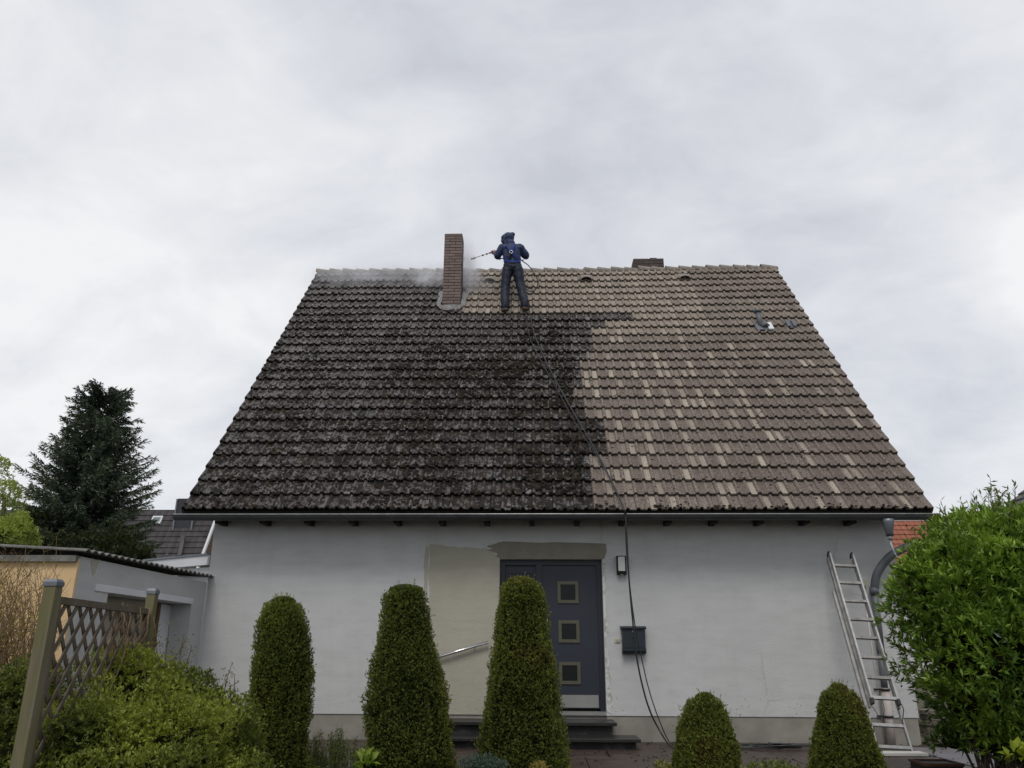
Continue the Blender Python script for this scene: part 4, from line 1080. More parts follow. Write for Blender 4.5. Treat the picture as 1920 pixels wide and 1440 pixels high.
# ------------------------------------------------------------------ shrubs
def clump_points(rg, blobs, n):
    """points spread through the outer shell of overlapping ellipsoids, with outward directions"""
    vol = np.array([b[3]*b[4]+b[4]*b[5]+b[3]*b[5] for b in blobs]); cnt = (n*vol/vol.sum()).astype(int); Ps, Ds = [], []
    for b, c in zip(blobs, cnt):
        d = unit(rg.normal(size=(c, 3))); d[:, 2] = np.where(d[:, 2] < -.5, -d[:, 2], d[:, 2])
        k = 1-np.abs(rg.normal(size=c))*.20
        k = k*(1+.50*(vnoise(d*2.2+np.array(b[:3]), 5)-.5)+.42*(vnoise(d*5+np.array(b[:3]), 6)-.5)+.22*(vnoise(d*11+np.array(b[:3]), 7)-.5))
        Ps.append(np.array(b[:3])+d*k[:, None]*np.array(b[3:6])); Ds.append(unit(d/np.array(b[3:6])))
    P = np.vstack(Ps); D = np.vstack(Ds); return P, D
def rosette(rg, P, D, k, spread):
    m = len(P); P2 = np.repeat(P, k, 0); D2 = np.repeat(D, k, 0); return P2+rg.normal(size=(m*k, 3))*.006, unit(D2+rg.normal(size=(m*k, 3))*spread)
def shrub(name, label, cat, blobs, n, k, L, Wd, c1, c2, seed, mt='leaf', group=None, stems=14, fold=.25, updir=.35, core=.72, stem_mat='twig', spread=.75, patchk=.6):
    rg = np.random.default_rng(seed); bl = np.array(blobs); c = bl[:, :3].mean(0)
    root = empty(name, (float(c[0]), float(c[1]), 0)); tag(root, label, cat, group)
    P, D = clump_points(rg, blobs, n)
    ok = P[:, 2] > .02; P, D = P[ok], D[ok]
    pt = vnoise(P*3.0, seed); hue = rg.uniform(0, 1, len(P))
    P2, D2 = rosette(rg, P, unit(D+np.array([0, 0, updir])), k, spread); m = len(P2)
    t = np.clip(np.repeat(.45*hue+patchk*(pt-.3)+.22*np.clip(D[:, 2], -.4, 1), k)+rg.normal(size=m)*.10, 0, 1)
    Ls = rg.uniform(.7, 1.2, m)*L
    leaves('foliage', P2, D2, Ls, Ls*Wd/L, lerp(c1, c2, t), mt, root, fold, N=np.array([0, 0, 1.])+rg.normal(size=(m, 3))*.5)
    sb = MB(); rv_ = random.Random(seed)
    for i in range(stems):
        b = blobs[rv_.randrange(len(blobs))]; e_ = np.array([b[0]+rv_.uniform(-.6, .6)*b[3], b[1]+rv_.uniform(-.6, .6)*b[4], b[2]+rv_.uniform(.2, .8)*b[5]])
        s_ = np.array([c[0]+rv_.uniform(-.25, .25), c[1]+rv_.uniform(-.2, .2), 0]); md = (s_+e_)/2+np.array([rv_.uniform(-.15, .15), rv_.uniform(-.1, .1), .1])
        sb.tube(spline([s_, md, e_], 5), np.linspace(.014, .004, 11), 5, False)
    if stems: sb.build('stems', stem_mat, root)['kind'] = 'stuff'
    if core:
        cm = MB()
        for b in blobs:
            V, F = [], []; nu, nv_ = 12, 7
            for j in range(nv_+1):
                ph_ = PI*j/nv_
                for i in range(nu): V.append((b[0]+core*b[3]*math.sin(ph_)*math.cos(2*PI*i/nu), b[1]+core*b[4]*math.sin(ph_)*math.sin(2*PI*i/nu), max(.0, b[2]+core*b[5]*math.cos(ph_))))
            F = [(j*nu+i, j*nu+(i+1) % nu, (j+1)*nu+(i+1) % nu, (j+1)*nu+i) for j in range(nv_) for i in range(nu)]
            cm.add(V, F, True)
        cm.build('inner_growth', 'core', root)['kind'] = 'stuff'
    return root
def B(u, v, Y, ru, rv_, ry):        # ellipsoid from a photo spot, its pixel radii and depth radius
    p = at(u, v, Y); s_ = ((p-CAM)@CR[2])/FPX; return (p[0], p[1], p[2], ru*s_, ry, rv_*s_)
# big leafy shrub at the left
shrub('leafy_shrub', 'broad fresh green shrub growing in front of the lattice fence', 'shrub',
      [B(290, 1420, -5.6, 160, 120, .6), B(160, 1420, -6.1, 110, 110, .5), B(390, 1400, -5.0, 95, 95, .5), B(230, 1290, -5.3, 90, 70, .4), B(200, 1480, -6.2, 190, 90, .6),
       B(330, 1310, -5.0, 75, 55, .4), B(440, 1440, -4.7, 60, 90, .4), B(400, 1500, -5.4, 120, 80, .5)], 13000, 5, .032, .016, (.026, .046, .010), (.270, .300, .050), 21, stems=30, updir=.5, patchk=1.0, core=.58)
shrub('side_shrub', 'dark green shrub behind the near fence post', 'shrub',
      [B(20, 1330, -5.6, 70, 70, .5), B(60, 1300, -5.2, 60, 60, .4), B(-30, 1400, -5.8, 120, 110, .5), B(40, 1420, -5.9, 60, 90, .4)], 3600, 5, .032, .015, (.024, .040, .009), (.190, .210, .04), 22, stems=12, patchk=.8)
# arching sprigs that rise out of it
rg = np.random.default_rng(33)
sp = empty('arching_sprigs', tuple(at(300, 1300, -4.6)*np.array([1, 1, 0]))); tag(sp, 'thin arching twigs with tiny yellow green leaves by the garage niche', 'twigs')
Pm, Dm = [], []; sb = MB()
for (ua, va, ub, vb_, Y) in ((250, 1300, 225, 1190, -5.0), (270, 1300, 262, 1170, -4.8), (280, 1300, 290, 1160, -4.7), (300, 1300, 318, 1170, -4.6), (310, 1310, 350, 1195, -4.5), (330, 1320, 345, 1190, -4.4),
                           (340, 1300, 360, 1210, -4.4), (420, 1330, 435, 1245, -4.5), (430, 1340, 440, 1265, -4.4), (240, 1290, 200, 1205, -5.2), (290, 1290, 278, 1185, -4.6), (265, 1280, 300, 1200, -4.9), (230, 1280, 250, 1180, -5.0), (300, 1290, 335, 1230, -4.5), (380, 1320, 400, 1262, -4.5)):
    a, b = at(ua, va, Y), at(ub, vb_, Y); md = (a+b)/2+rg.normal(size=3)*.03
    pts = spline([a, md, b], 6); sb.tube(pts, np.linspace(.006, .0025, len(pts)), 4, False)
    for t in np.linspace(.15, 1, 26):
        i = min(len(pts)-1, int(t*(len(pts)-1))); Pm.append(pts[i]+rg.normal(size=3)*.028); Dm.append(rg.normal(size=3)+np.array([0, 0, .4]))
Pm, Dm = np.array(Pm), np.array(Dm); Pm, Dm = rosette(rg, Pm, unit(Dm), 3, .8)
leaves('foliage', Pm, Dm, rg.uniform(.014, .030, len(Pm)), .012, lerp((.10, .12, .025), (.20, .19, .06), rg.uniform(0, 1, len(Pm))), 'leaf', sp)
sb.build('stems', 'twig', sp)['kind'] = 'stuff'
# bare forsythia whips in front of the apricot wall
fs = empty('forsythia_shrub', tuple(at(40, 1200, -4.3)*np.array([1, 1, 0]))); tag(fs, 'bare twiggy shrub with last yellow blossoms before the apricot wall', 'shrub')
sb = MB(); Pm = []; Dm = []
for i in range(170):
    u0_ = rg.uniform(-60, 70); Y = rg.uniform(-5.0, -4.1); a = at(u0_, 1290, Y); a[2] = max(.3, a[2]-.2)
    b = at(u0_+rg.uniform(-50, 60), rg.uniform(1030, 1190), Y+rg.uniform(-.2, .2))
    pts = spline([a, a+(b-a)*.35+rg.normal(size=3)*.05, a+(b-a)*.7+rg.normal(size=3)*.06, b], 5); sb.tube(pts, np.linspace(.005, .0012, len(pts)), 4, False)
    for j in range(7):
        s_ = pts[rg.integers(4, len(pts))]; e_ = s_+np.array([rg.uniform(-.16, .16), rg.uniform(-.10, .10), rg.uniform(.03, .22)]); sb.tube([s_, (s_+e_)/2+rg.normal(size=3)*.008, e_], [.003, .002, .001], 3, False)
    for t in rg.uniform(.55, 1, 7): Pm.append(pts[int(t*(len(pts)-1))]+rg.normal(size=3)*.015); Dm.append(rg.normal(size=3)+np.array([0, 0, .5]))
Pm, Dm = rosette(rg, np.array(Pm), unit(np.array(Dm)), 2, .6); m = len(Pm)
yel = rg.uniform(0, 1, m); C = lerp((.16, .17, .04), (.50, .34, .03), np.clip(yel*1.3-.2, 0, 1))
leaves('foliage', Pm, Dm, rg.uniform(.010, .024, m), .011, C, 'leaf', fs); sb.build('stems', 'dryvine', fs)['kind'] = 'stuff'
# light green tree beyond the garage
rt = shrub('light_green_tree', 'light yellow green tree rising behind the garage at left', 'tree',
      [B(4, 945, -1.0, 28, 44, .4), B(15, 1005, -1.2, 44, 36, .5), B(-8, 885, -1.0, 18, 34, .3), B(48, 1022, -1.0, 20, 26, .3), B(-25, 1030, -1.0, 50, 60, .5), B(38, 985, -1.0, 12, 24, .25)], 4200, 4, .034, .016, (.12, .17, .03), (.40, .46, .11), 23, stems=10, core=0, updir=.6)
MB().tube([at(5, 1100, -1)*np.array([1, 1, 0]), at(5, 1040, -1), at(8, 930, -1)], [.09, .06, .02], 8).build('trunk', 'bark', rt)

# spruce
def spruce(label, base, H, Rm, seed):
    rg = np.random.default_rng(seed); root = empty('spruce_tree', tuple(base)); tag(root, label, 'tree')
    base = np.asarray(base, float)
    tz = np.linspace(0, 1, 12); tp = base+np.stack([.12*np.sin(tz*5), .1*np.cos(tz*4), tz*H*.97], 1)
    MB().tube(tp, np.linspace(.17, .02, 12), 9).build('trunk', 'bark', root)
    br = MB(); Ps, Ds, Ls = [], [], []
    nb_ = 440
    for i in range(nb_):
        t = (i/nb_)**1.10; z = H*(.16+.82*t); k = 1-t
        # outline read from the photograph: bulging middle, blunt ragged top
        rad = Rm*np.interp(t, [0, .12, .3, .5, .7, .85, .95, 1], [.74, .95, 1.0, .86, .62, .43, .34, .22])*rg.uniform(.68, 1.15)
        az = i*2.399+rg.normal()*.3; d = np.array([math.cos(az), math.sin(az), 0]); p0 = base+np.array([0, 0, z])
        droop = np.interp(t, [0, .4, .8, 1], [-.42, -.22, .25, .9])
        m = 9; pts = np.array([p0+d*rad*s_+np.array([0, 0, rad*(droop*s_+.30*s_*s_*(1 if t < .8 else -.2))])+rg.normal(size=3)*.02 for s_ in np.linspace(0, 1, m)])
        br.tube(pts, np.linspace(.022*k+.012, .005, m), 4, False)
        side = np.array([-d[1], d[0], 0])
        nt_ = int(10+16*rad)
        for s_ in np.linspace(.16, 1, nt_):
            f_ = s_*(m-1); j = min(m-2, int(f_)); q = pts[j]+(pts[j+1]-pts[j])*(f_-j)
            for sg in (-1, 1):
                ln = (.16+.34*(1-s_)*rad*.55)*rg.uniform(.6, 1.25)
                td = unit(d*.75+side*sg*rg.uniform(.4, 1.0)+np.array([0, 0, rg.uniform(-.35, .18)]))
                nseg = max(2, int(ln/.085))
                for g_ in range(nseg):
                    w3 = q+td*ln*(g_/nseg)+np.array([0, 0, -.05*(g_/nseg)]); Ps += [w3, w3]; Ds += [td+rg.normal(size=3)*.35, td+rg.normal(size=3)*.5]; Ls += [rg.uniform(.10, .19), rg.uniform(.08, .15)]
            Ps.append(q); Ds.append(unit(pts[j+1]-pts[j])+rg.normal(size=3)*.2); Ls.append(.15)
    Ps, Ds, Ls = np.array(Ps), np.array(Ds), np.array(Ls); m = len(Ps)
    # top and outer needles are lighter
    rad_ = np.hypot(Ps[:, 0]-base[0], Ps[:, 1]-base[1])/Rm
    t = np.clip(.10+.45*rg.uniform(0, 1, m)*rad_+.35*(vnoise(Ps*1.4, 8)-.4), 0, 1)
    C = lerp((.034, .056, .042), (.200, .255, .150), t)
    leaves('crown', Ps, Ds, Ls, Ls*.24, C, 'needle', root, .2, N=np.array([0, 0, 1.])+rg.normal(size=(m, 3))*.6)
    br.build('branches', 'bark', root)['kind'] = 'stuff'
    return root
sb_ = at(165, 1040, 12)
spruce('dark tall spruce tree standing behind the garage', (-13.95, 12.0, 0), at(190, 712, 12)[2]-.45, 2.3, 41)
# low dark undergrowth round its foot
shrub('undergrowth_shrub', 'dark low shrub under the spruce behind the garage roof', 'shrub',
      [B(90, 1040, 9, 60, 40, .9), B(200, 1035, 9.5, 70, 45, .9), B(255, 1045, 9, 35, 22, .6), B(140, 1060, 9, 120, 40, .9), B(60, 1000, 11, 50, 45, .8)], 2600, 5, .10, .045, (.014, .022, .010), (.050, .065, .026), 24, core=.7, stems=10)

# glossy bush at the right
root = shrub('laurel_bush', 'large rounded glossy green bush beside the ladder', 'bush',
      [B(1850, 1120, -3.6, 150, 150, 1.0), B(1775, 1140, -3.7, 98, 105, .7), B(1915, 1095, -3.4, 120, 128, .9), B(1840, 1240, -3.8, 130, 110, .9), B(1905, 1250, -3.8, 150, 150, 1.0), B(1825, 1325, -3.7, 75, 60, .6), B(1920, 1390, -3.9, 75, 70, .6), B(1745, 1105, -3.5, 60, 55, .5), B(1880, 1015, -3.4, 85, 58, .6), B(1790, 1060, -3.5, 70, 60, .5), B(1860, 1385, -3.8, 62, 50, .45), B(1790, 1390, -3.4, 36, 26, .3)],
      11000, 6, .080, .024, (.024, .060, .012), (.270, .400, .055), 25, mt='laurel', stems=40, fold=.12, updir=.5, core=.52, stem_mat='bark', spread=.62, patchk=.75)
rg = np.random.default_rng(51); sb = MB(); Pm, Dm = [], []
for i in range(70):
    # new shoots that stick out of the clipped outline
    a_ = rg.uniform(R(20), R(200)); c = at(1868+160*math.cos(a_)*rg.uniform(.8, 1), 1100-160*math.sin(a_)*rg.uniform(.8, 1.02), -3.5+rg.uniform(-.4, .4)); d = unit(np.array([math.cos(a_)*.6, rg.uniform(-.4, .4), .5+math.sin(a_)*.6])); ln = rg.uniform(.08, .24)
    sb.tube([c-d*.1, c+d*ln], [.004, .002], 4, False)
    for t in np.linspace(.1, 1, 7): Pm.append(c+d*ln*t); Dm.append(d*.8+rg.normal(size=3)*.55)
for (u, v, u2, v2) in ((1862, 960, 1882, 922), (1868, 965, 1876, 935), (1790, 985, 1803, 958), (1840, 975, 1832, 950), (1895, 960, 1905, 938)):
    a, b = at(u, v, -3.5), at(u2, v2, -3.5); sb.tube([a, b], [.005, .002], 4, False)
    for t in np.linspace(0, 1, 9): Pm.append(a+(b-a)*t); Dm.append((b-a)*3+rg.normal(size=3)*.5)
Pm, Dm = np.array(Pm), np.array(Dm); m = len(Pm)
leaves('new_shoots', Pm, Dm, rg.uniform(.05, .085, m), .019, lerp((.05, .08, .015), (.17, .21, .035), rg.uniform(0, 1, m)), 'laurel', root, .12)
for i in range(26):
    a = at(rg.uniform(1830, 1960), 1440, -3.9); a[2] = 0; b = at(rg.uniform(1800, 1930), rg.uniform(1330, 1380), -3.8); sb.tube(spline([a, (a+b)/2+rg.normal(size=3)*.05, b], 4), .007, 5, False)
sb.build('shoot_stems', 'bark', root)['kind'] = 'stuff'

# tall herb clump between the first two thujas
hb = empty('herb_clump', tuple(at(640, 1430, -2.9)*np.array([1, 1, 0]))); tag(hb, 'upright green herb stems between two tall thujas', 'herbs')
rg = np.random.default_rng(61); sb = MB(); Pm, Dm = [], []
for i in range(90):
    u = rg.uniform(575, 690); top_v = 1362+abs(u-628)*.35+rg.uniform(0, 55); Y = rg.uniform(-3.2, -2.6); b = at(u, top_v, Y); a = np.array([b[0]+rg.uniform(-.06, .06), Y, 0]); d = b-a
    sb.tube([a, (a+b)/2+rg.normal(size=3)*.01, b+np.array([rg.uniform(-.03, .03), 0, 0])], [.004, .003, .002], 4, False)
    for t in np.linspace(.15, 1.02, 34): Pm.append(a+d*t+rg.normal(size=3)*.006); Dm.append(np.array([rg.normal()*.7, rg.normal()*.7, .7]))
Pm, Dm = np.array(Pm), np.array(Dm); m = len(Pm)
leaves('foliage', Pm, Dm, rg.uniform(.022, .045, m), .010, lerp((.05, .075, .02), (.17, .20, .055), rg.uniform(0, 1, m)), 'leaf', hb)
sb.build('stems', 'herbstem', hb)['kind'] = 'stuff'
def lowplant(name, label, cat, u, v, Y, ru, rv_, n, L, Wd, c1, c2, seed, k=4):
    return shrub(name, label, cat, [B(u, v, Y, ru, rv_, .22), B(u+ru*.5, v+6, Y, ru*.6, rv_*.8, .2)], n, k, L, Wd, c1, c2, seed, stems=0, core=.55, updir=.6)
lowplant('juniper_shrub', 'low blue green juniper at the foot of the door thuja', 'shrub', 905, 1452, -4.4, 46, 30, 900, .030, .009, (.030, .050, .040), (.115, .165, .135), 71, 5)
lowplant('yellow_leaf_plant', 'small yellow leaved plant at the thuja foot below the steps', 'plant', 1010, 1450, -4.3, 16, 18, 160, .030, .012, (.16, .12, .03), (.32, .26, .07), 72)
lowplant('seedling_plant', 'low patch of light green leaves between the two short thujas', 'plant', 1450, 1450, -3.9, 60, 17, 260, .035, .020, (.06, .09, .02), (.20, .22, .07), 73)
lowplant('border_plant', 'small yellow green plant left of the short middle thuja', 'plant', 1243, 1448, -3.9, 18, 14, 110, .035, .018, (.09, .10, .02), (.24, .22, .07), 74)
lowplant('bright_leaf_plant', 'bright lime leaf rosette between herbs and handrail thuja', 'plant', 690, 1432, -3.9, 16, 15, 26, .11, .045, (.12, .20, .02), (.26, .34, .05), 75, 3)
lowplant('corner_plant', 'lime green leaves at the lower right frame corner', 'plant', 1925, 1422, -4.6, 20, 16, 20, .10, .06, (.22, .28, .02), (.40, .46, .05), 76, 3)

# ------------------------------------------------------------------ roof cleaner
def tcap(mb, a, b, ra, rb, n=14):
    a, b = np.asarray(a, float), np.asarray(b, float); d = unit(b-a); x = unit(np.cross(d, [0.31, .2, .93])); y = np.cross(d, x); V = []; rows = []
    for k in range(5): t = PI/2*(k/4); rows.append((a-d*ra*math.cos(t), ra*math.sin(t)))
    for k in range(5): t = PI/2*(k/4); rows.append((b+d*rb*math.sin(t), rb*math.cos(t)))
    for c, r in rows:
        for j in range(n): V.append(c+max(r, 1e-4)*(math.cos(2*PI*j/n)*x+math.sin(2*PI*j/n)*y))
    F = [(i*n+j, i*n+(j+1) % n, (i+1)*n+(j+1) % n, (i+1)*n+j) for i in range(len(rows)-1) for j in range(n)]
    F += [tuple(range(n))[::-1], tuple((len(rows)-1)*n+j for j in range(n))]
    mb.add(V, F); return mb
def ell(mb, c, r, n=16):
    V = []; 
    for j in range(n//2+1):
        ph_ = PI*j/(n//2)
        for i in range(n): V.append((c[0]+r[0]*max(1e-3, math.sin(ph_))*math.cos(2*PI*i/n), c[1]+r[1]*max(1e-3, math.sin(ph_))*math.sin(2*PI*i/n), c[2]-r[2]*math.cos(ph_)))
    F = [(j*n+i, j*n+(i+1) % n, (j+1)*n+(i+1) % n, (j+1)*n+i) for j in range(n//2) for i in range(n)]+[tuple(range(n))[::-1], tuple((n//2)*n+i for i in range(n))]
    mb.add(V, F); return mb
def fused(name, mb, mt, parent, voxel=.014, smooth=6, wr=0.0, wf=(18, 18, 30), seed=1):
    """melts overlapping limbs into one continuous surface"""
    me = npmesh(name, mb.v, mb.f); ob = bpy.data.objects.new(name, me); COL.objects.link(ob)
    r_ = ob.modifiers.new('r', 'REMESH'); r_.mode = 'VOXEL'; r_.voxel_size = voxel
    s_ = ob.modifiers.new('s', 'SMOOTH'); s_.factor = .5; s_.iterations = smooth
    dg = bpy.context.evaluated_depsgraph_get(); dg.update(); m2 = bpy.data.meshes.new_from_object(ob.evaluated_get(dg))
    bpy.data.objects.remove(ob); bpy.data.meshes.remove(me)
    if wr:
        nv_ = len(m2.vertices); co = np.empty(nv_*3, np.float32); no = np.empty(nv_*3, np.float32); m2.vertices.foreach_get('co', co); m2.vertices.foreach_get('normal', no)
        co, no = co.reshape(-1, 3), no.reshape(-1, 3)
        q = co*np.array(wf); q2 = q+2.0*np.stack([vnoise(co*9, seed), vnoise(co*9, seed+1), vnoise(co*9, seed+2)], 1)
        d = np.abs(vnoise(q2, seed+3)-.5)*2; d = (.5-d)*wr+(vnoise(co*11, seed+5)-.5)*wr*1.2
        m2.vertices.foreach_set('co', (co+no*d[:, None]).ravel().astype(np.float32)); m2.update()
    m2.polygons.foreach_set('use_smooth', np.ones(len(m2.polygons), dtype=bool)); m2.materials.clear(); m2.materials.append(M[mt]); m2.name = name
    return link(name, m2, parent)
YP = 3.60
J = lambda u, v, dy_=0.0: at(u, v, YP+dy_)
footL, footR = onroof(947, 581, .12), onroof(985, 579, .12)
kneeL, kneeR = J(947, 541, -.02), J(977, 541, -.02)
hipL, hipR = J(951, 507), J(971, 507)
pel = J(961, 503); waist = J(961, 490, .03); chest = J(959, 472, .07); neck = J(957, 458, .10); head = J(953, 447, .14)
shL, shR = J(942, 464, .06), J(975, 464, .06)
elL, elR = J(933, 480, .10), J(986, 479, .14)
haL, haR = J(926, 471, .30), J(957, 462, .40)
ankL, ankR = footL+np.array([0, -.02, .05]), footR+np.array([0, -.02, .05])
person = empty('person', tuple((footL+footR)/2)); tag(person, 'person in navy rain suit and blue harness spraying on the roof', 'person')
bm_ = MB()
tcap(bm_, hipL, kneeL, .078, .055); tcap(bm_, kneeL, ankL, .055, .04); tcap(bm_, hipR, kneeR, .078, .055); tcap(bm_, kneeR, ankR, .055, .04)
tcap(bm_, pel-np.array([.06, 0, 0]), pel+np.array([.06, 0, 0]), .10, .10); tcap(bm_, pel, waist, .115, .11); tcap(bm_, waist, chest, .11, .125)
tcap(bm_, shL, shR, .07, .07); tcap(bm_, chest, neck, .12, .06); tcap(bm_, neck, head, .052, .055)
tcap(bm_, shL, elL, .055, .042); tcap(bm_, elL, haL, .042, .030); tcap(bm_, shR, elR, .055, .042); tcap(bm_, elR, haR, .042, .030)
ell(bm_, head, (.095, .10, .125)); ell(bm_, head+np.array([-.085, .05, -.02]), (.02, .02, .025))
tcap(bm_, ankL, footL+np.array([-.02, .10, -.01]), .04, .04); tcap(bm_, ankR, footR+np.array([.03, .09, -.01]), .04, .04)
fused('body', bm_, 'skin', person, .014, 4)
tr = MB()
for h, k, a in ((hipL, kneeL, ankL), (hipR, kneeR, ankR)):
    tcap(tr, h, k, .122, .098); tcap(tr, k, a+np.array([0, 0, .05]), .098, .088); tcap(tr, a+np.array([0, 0, .10]), a+np.array([0, 0, .0]), .088, .092)
tcap(tr, pel-np.array([.075, 0, -.02]), pel+np.array([.075, 0, .02]), .128, .128); tcap(tr, pel, waist-np.array([0, 0, .04]), .14, .13)
fused('trousers', tr, 'trousers', person, .012, 6, .011, (7, 7, 20), 3)
jk = MB()
for o_ in (-.085, .085):
    v_ = np.array([o_, 0, 0]); tcap(jk, waist+v_*.9+np.array([0, 0, -.06]), chest+v_*1.05, .105, .118)
tcap(jk, waist+np.array([0, -.01, -.05]), chest, .135, .15); tcap(jk, shL+np.array([.03, 0, -.03]), shR+np.array([-.03, 0, -.03]), .105, .105)
tcap(jk, chest, neck, .15, .085)
tcap(jk, shL, elL, .088, .082); tcap(jk, elL, haL+(elL-haL)*.42, .080, .058); tcap(jk, shR, elR, .088, .085); tcap(jk, elR, haR+(elR-haR)*.30, .082, .055)
fused('jacket', jk, 'jacket', person, .012, 6, .011, (8, 8, 18), 7)
hd = MB(); apex = J(960.8, 440, .09); brim = J(945.5, 446, .20)
ell(hd, head+np.array([.015, -.02, .0]), (.120, .135, .125)); tcap(hd, head+np.array([.03, -.02, .04]), apex, .095, .058); tcap(hd, head+np.array([.02, -.02, -.09]), neck, .105, .11)
tcap(hd, head+np.array([.0, 0, .05]), brim, .10, .075); tcap(hd, head+np.array([-.03, .03, -.05]), J(945, 453, .2), .09, .06)
fused('hood', hd, 'jacket', person, .011, 5, .005, (10, 10, 18), 9)
mk_ = MB(); ell(mk_, J(942.5, 451, .22), (.045, .06, .06)); fused('face_mask', mk_, 'visor', person, .010, 2)
# belt and harness
def ringband(c, rx, ry, h, mt, nm):
    V = []; n_ = 24
    for rr_, z_ in ((1.0, -h/2), (1.06, -h/2), (1.06, h/2), (1.0, h/2)):
        for k in range(n_): V.append((c[0]+rx*rr_*math.cos(2*PI*k/n_), c[1]+ry*rr_*math.sin(2*PI*k/n_), c[2]+z_))
    F = [(i*n_+k, i*n_+(k+1) % n_, ((i+1) % 4)*n_+(k+1) % n_, ((i+1) % 4)*n_+k) for i in range(4) for k in range(n_)]
    return MB().add(V, F).build(nm, mt, person)
ringband(waist+np.array([0, -.005, -.115]), .190, .155, .055, 'belt', 'belt')
def strap(pts, mt='strap', w_=.042, nm='harness_strap'):
    P = spline(pts, 6); mb = MB()
    for i in range(len(P)-1): mb.bar(P[i]-(P[i+1]-P[i])*.08, P[i+1]+(P[i+1]-P[i])*.08, w_, .010, up=(0, -1, .15))
    return mb.build(nm, mt, person)
by = -.165
ring = J(958.5, 473, by+.03)
strap([J(966, 458, .0), J(963, 464, by+.06), ring]); strap([ring, J(951, 480, by+.03), J(944, 487, by+.10)]); strap([ring, J(966, 480, by+.03), J(974, 489, by+.09)])
strap([J(947, 457.5, .02), J(952, 464, by+.06), ring]); strap([J(945, 488, by+.08), J(961, 491, by+.02), J(976, 489, by+.08)])
rp_ = [ring+np.array([.035*math.cos(a), -.022, .035*math.sin(a)]) for a in np.linspace(0, 2*PI, 16)]
MB().tube(rp_, .008, 6, False).build('harness_ring', 'chrome', person)
MB().bar(J(957, 475, by-.0), J(952, 481, by+.0), .05, .02, up=(0, -1, 0)).build('energy_absorber', 'belt', person)
strap([J(976, 487, .0), J(980, 488, .02), J(982, 487, .03)], 'belt', .02, 'belt_tail'); strap([J(945, 485, -.02), J(940, 484.5, -.04), J(936.5, 487, -.04)], 'belt', .022, 'belt_tail')
# gloves: palm, four curled fingers, thumb, closed round the lance
lt = at(885, 485, 3.95); ldir = unit(haR-lt); 
lhand = lt+ldir*np.dot(haL-lt, ldir)
def glove(c, axis, side):
    axis = unit(np.asarray(axis)); up_ = unit(np.array([0, 0, 1.])-axis*axis[2]); fw = np.cross(axis, up_)*side; g_ = MB()
    ell_c = c-up_*.035
    tcap(g_, ell_c-axis*.032, ell_c+axis*.032, .024, .024, 10)
    for k in range(4):
        o_ = axis*(-.036+.024*k); ln = (.9, 1.0, .96, .8)[k]
        a0 = c+o_-up_*.02+fw*.028; a1 = c+o_+up_*.012*ln+fw*.034; a2 = c+o_+up_*.034*ln+fw*.006; a3 = c+o_+up_*.026*ln-fw*.02
        for p_, q_2 in ((a0, a1), (a1, a2), (a2, a3)): tcap(g_, p_, q_2, .0105, .0098, 8)
    t0_ = ell_c+axis*.04-fw*.015; t1_ = c+axis*.05-fw*.03+up_*.005; t2_ = c+axis*.045-fw*.012+up_*.03
    tcap(g_, t0_, t1_, .013, .012, 8); tcap(g_, t1_, t2_, .012, .010, 8)
    return g_
g_ = glove(lhand, ldir, 1); tcap(g_, lhand-np.array([0, 0, .04]), lhand+(elL-lhand)*.30, .026, .036, 10); fused('glove', g_, 'glove', person, .006, 2)
g_ = glove(haR, ldir, -1); tcap(g_, haR-np.array([0, 0, .04]), haR+(elR-haR)*.25, .026, .036, 10); fused('glove', g_, 'glove', person, .006, 2)
for f_, s_ in ((footL, -1), (footR, 1)):
    b_ = MB(); toe = f_+np.array([.05*s_, .17, .16]); heel = f_+np.array([0, -.05, -.01])
    toe = np.array([f_[0]+.06*s_, f_[1]+.15, f_[2]+.15*SA/CA*.8])
    tcap(b_, heel+np.array([0, 0, .01]), toe, .052, .048); tcap(b_, f_+np.array([0, -.02, .03]), f_+np.array([0, -.02, .14]), .062, .062); tcap(b_, heel+np.array([-.035*s_, -.02, -.015]), heel+np.array([.05*s_, .0, -.015]), .04, .04)
    fused('boot', b_, 'boot', person, .010, 3)

# lance
lan = empty('pressure_lance', tuple(lt)); tag(lan, 'thin steel pressure washer lance held towards the chimney', 'lance')
e1 = haR+ldir*.10
MB().tube([lt+ldir*.04, e1], .0075, 8).build('lance_tube', 'chrome', lan)
MB().tube([lt-ldir*.03, lt, lt+ldir*.07, lt+ldir*.09], [.012, .022, .024, .010], 10).build('nozzle', 'steel', lan)
for t in (.30, .42): MB().tube([lt+ldir*t*.8, lt+ldir*(t*.8+.035)], .019, 10).build('lance_clamp', 'black', lan)
MB().tube([lt+ldir*.40, lhand+ldir*.07], .016, 10).build('grip', 'black', lan)
MB().bar(haR-ldir*.06, haR+ldir*.12, .03, .04).bar(haR+ldir*.07-np.array([0, 0, .10]), haR+ldir*.07, .025, .03, up=tuple(ldir)).build('trigger_gun', 'black', lan)
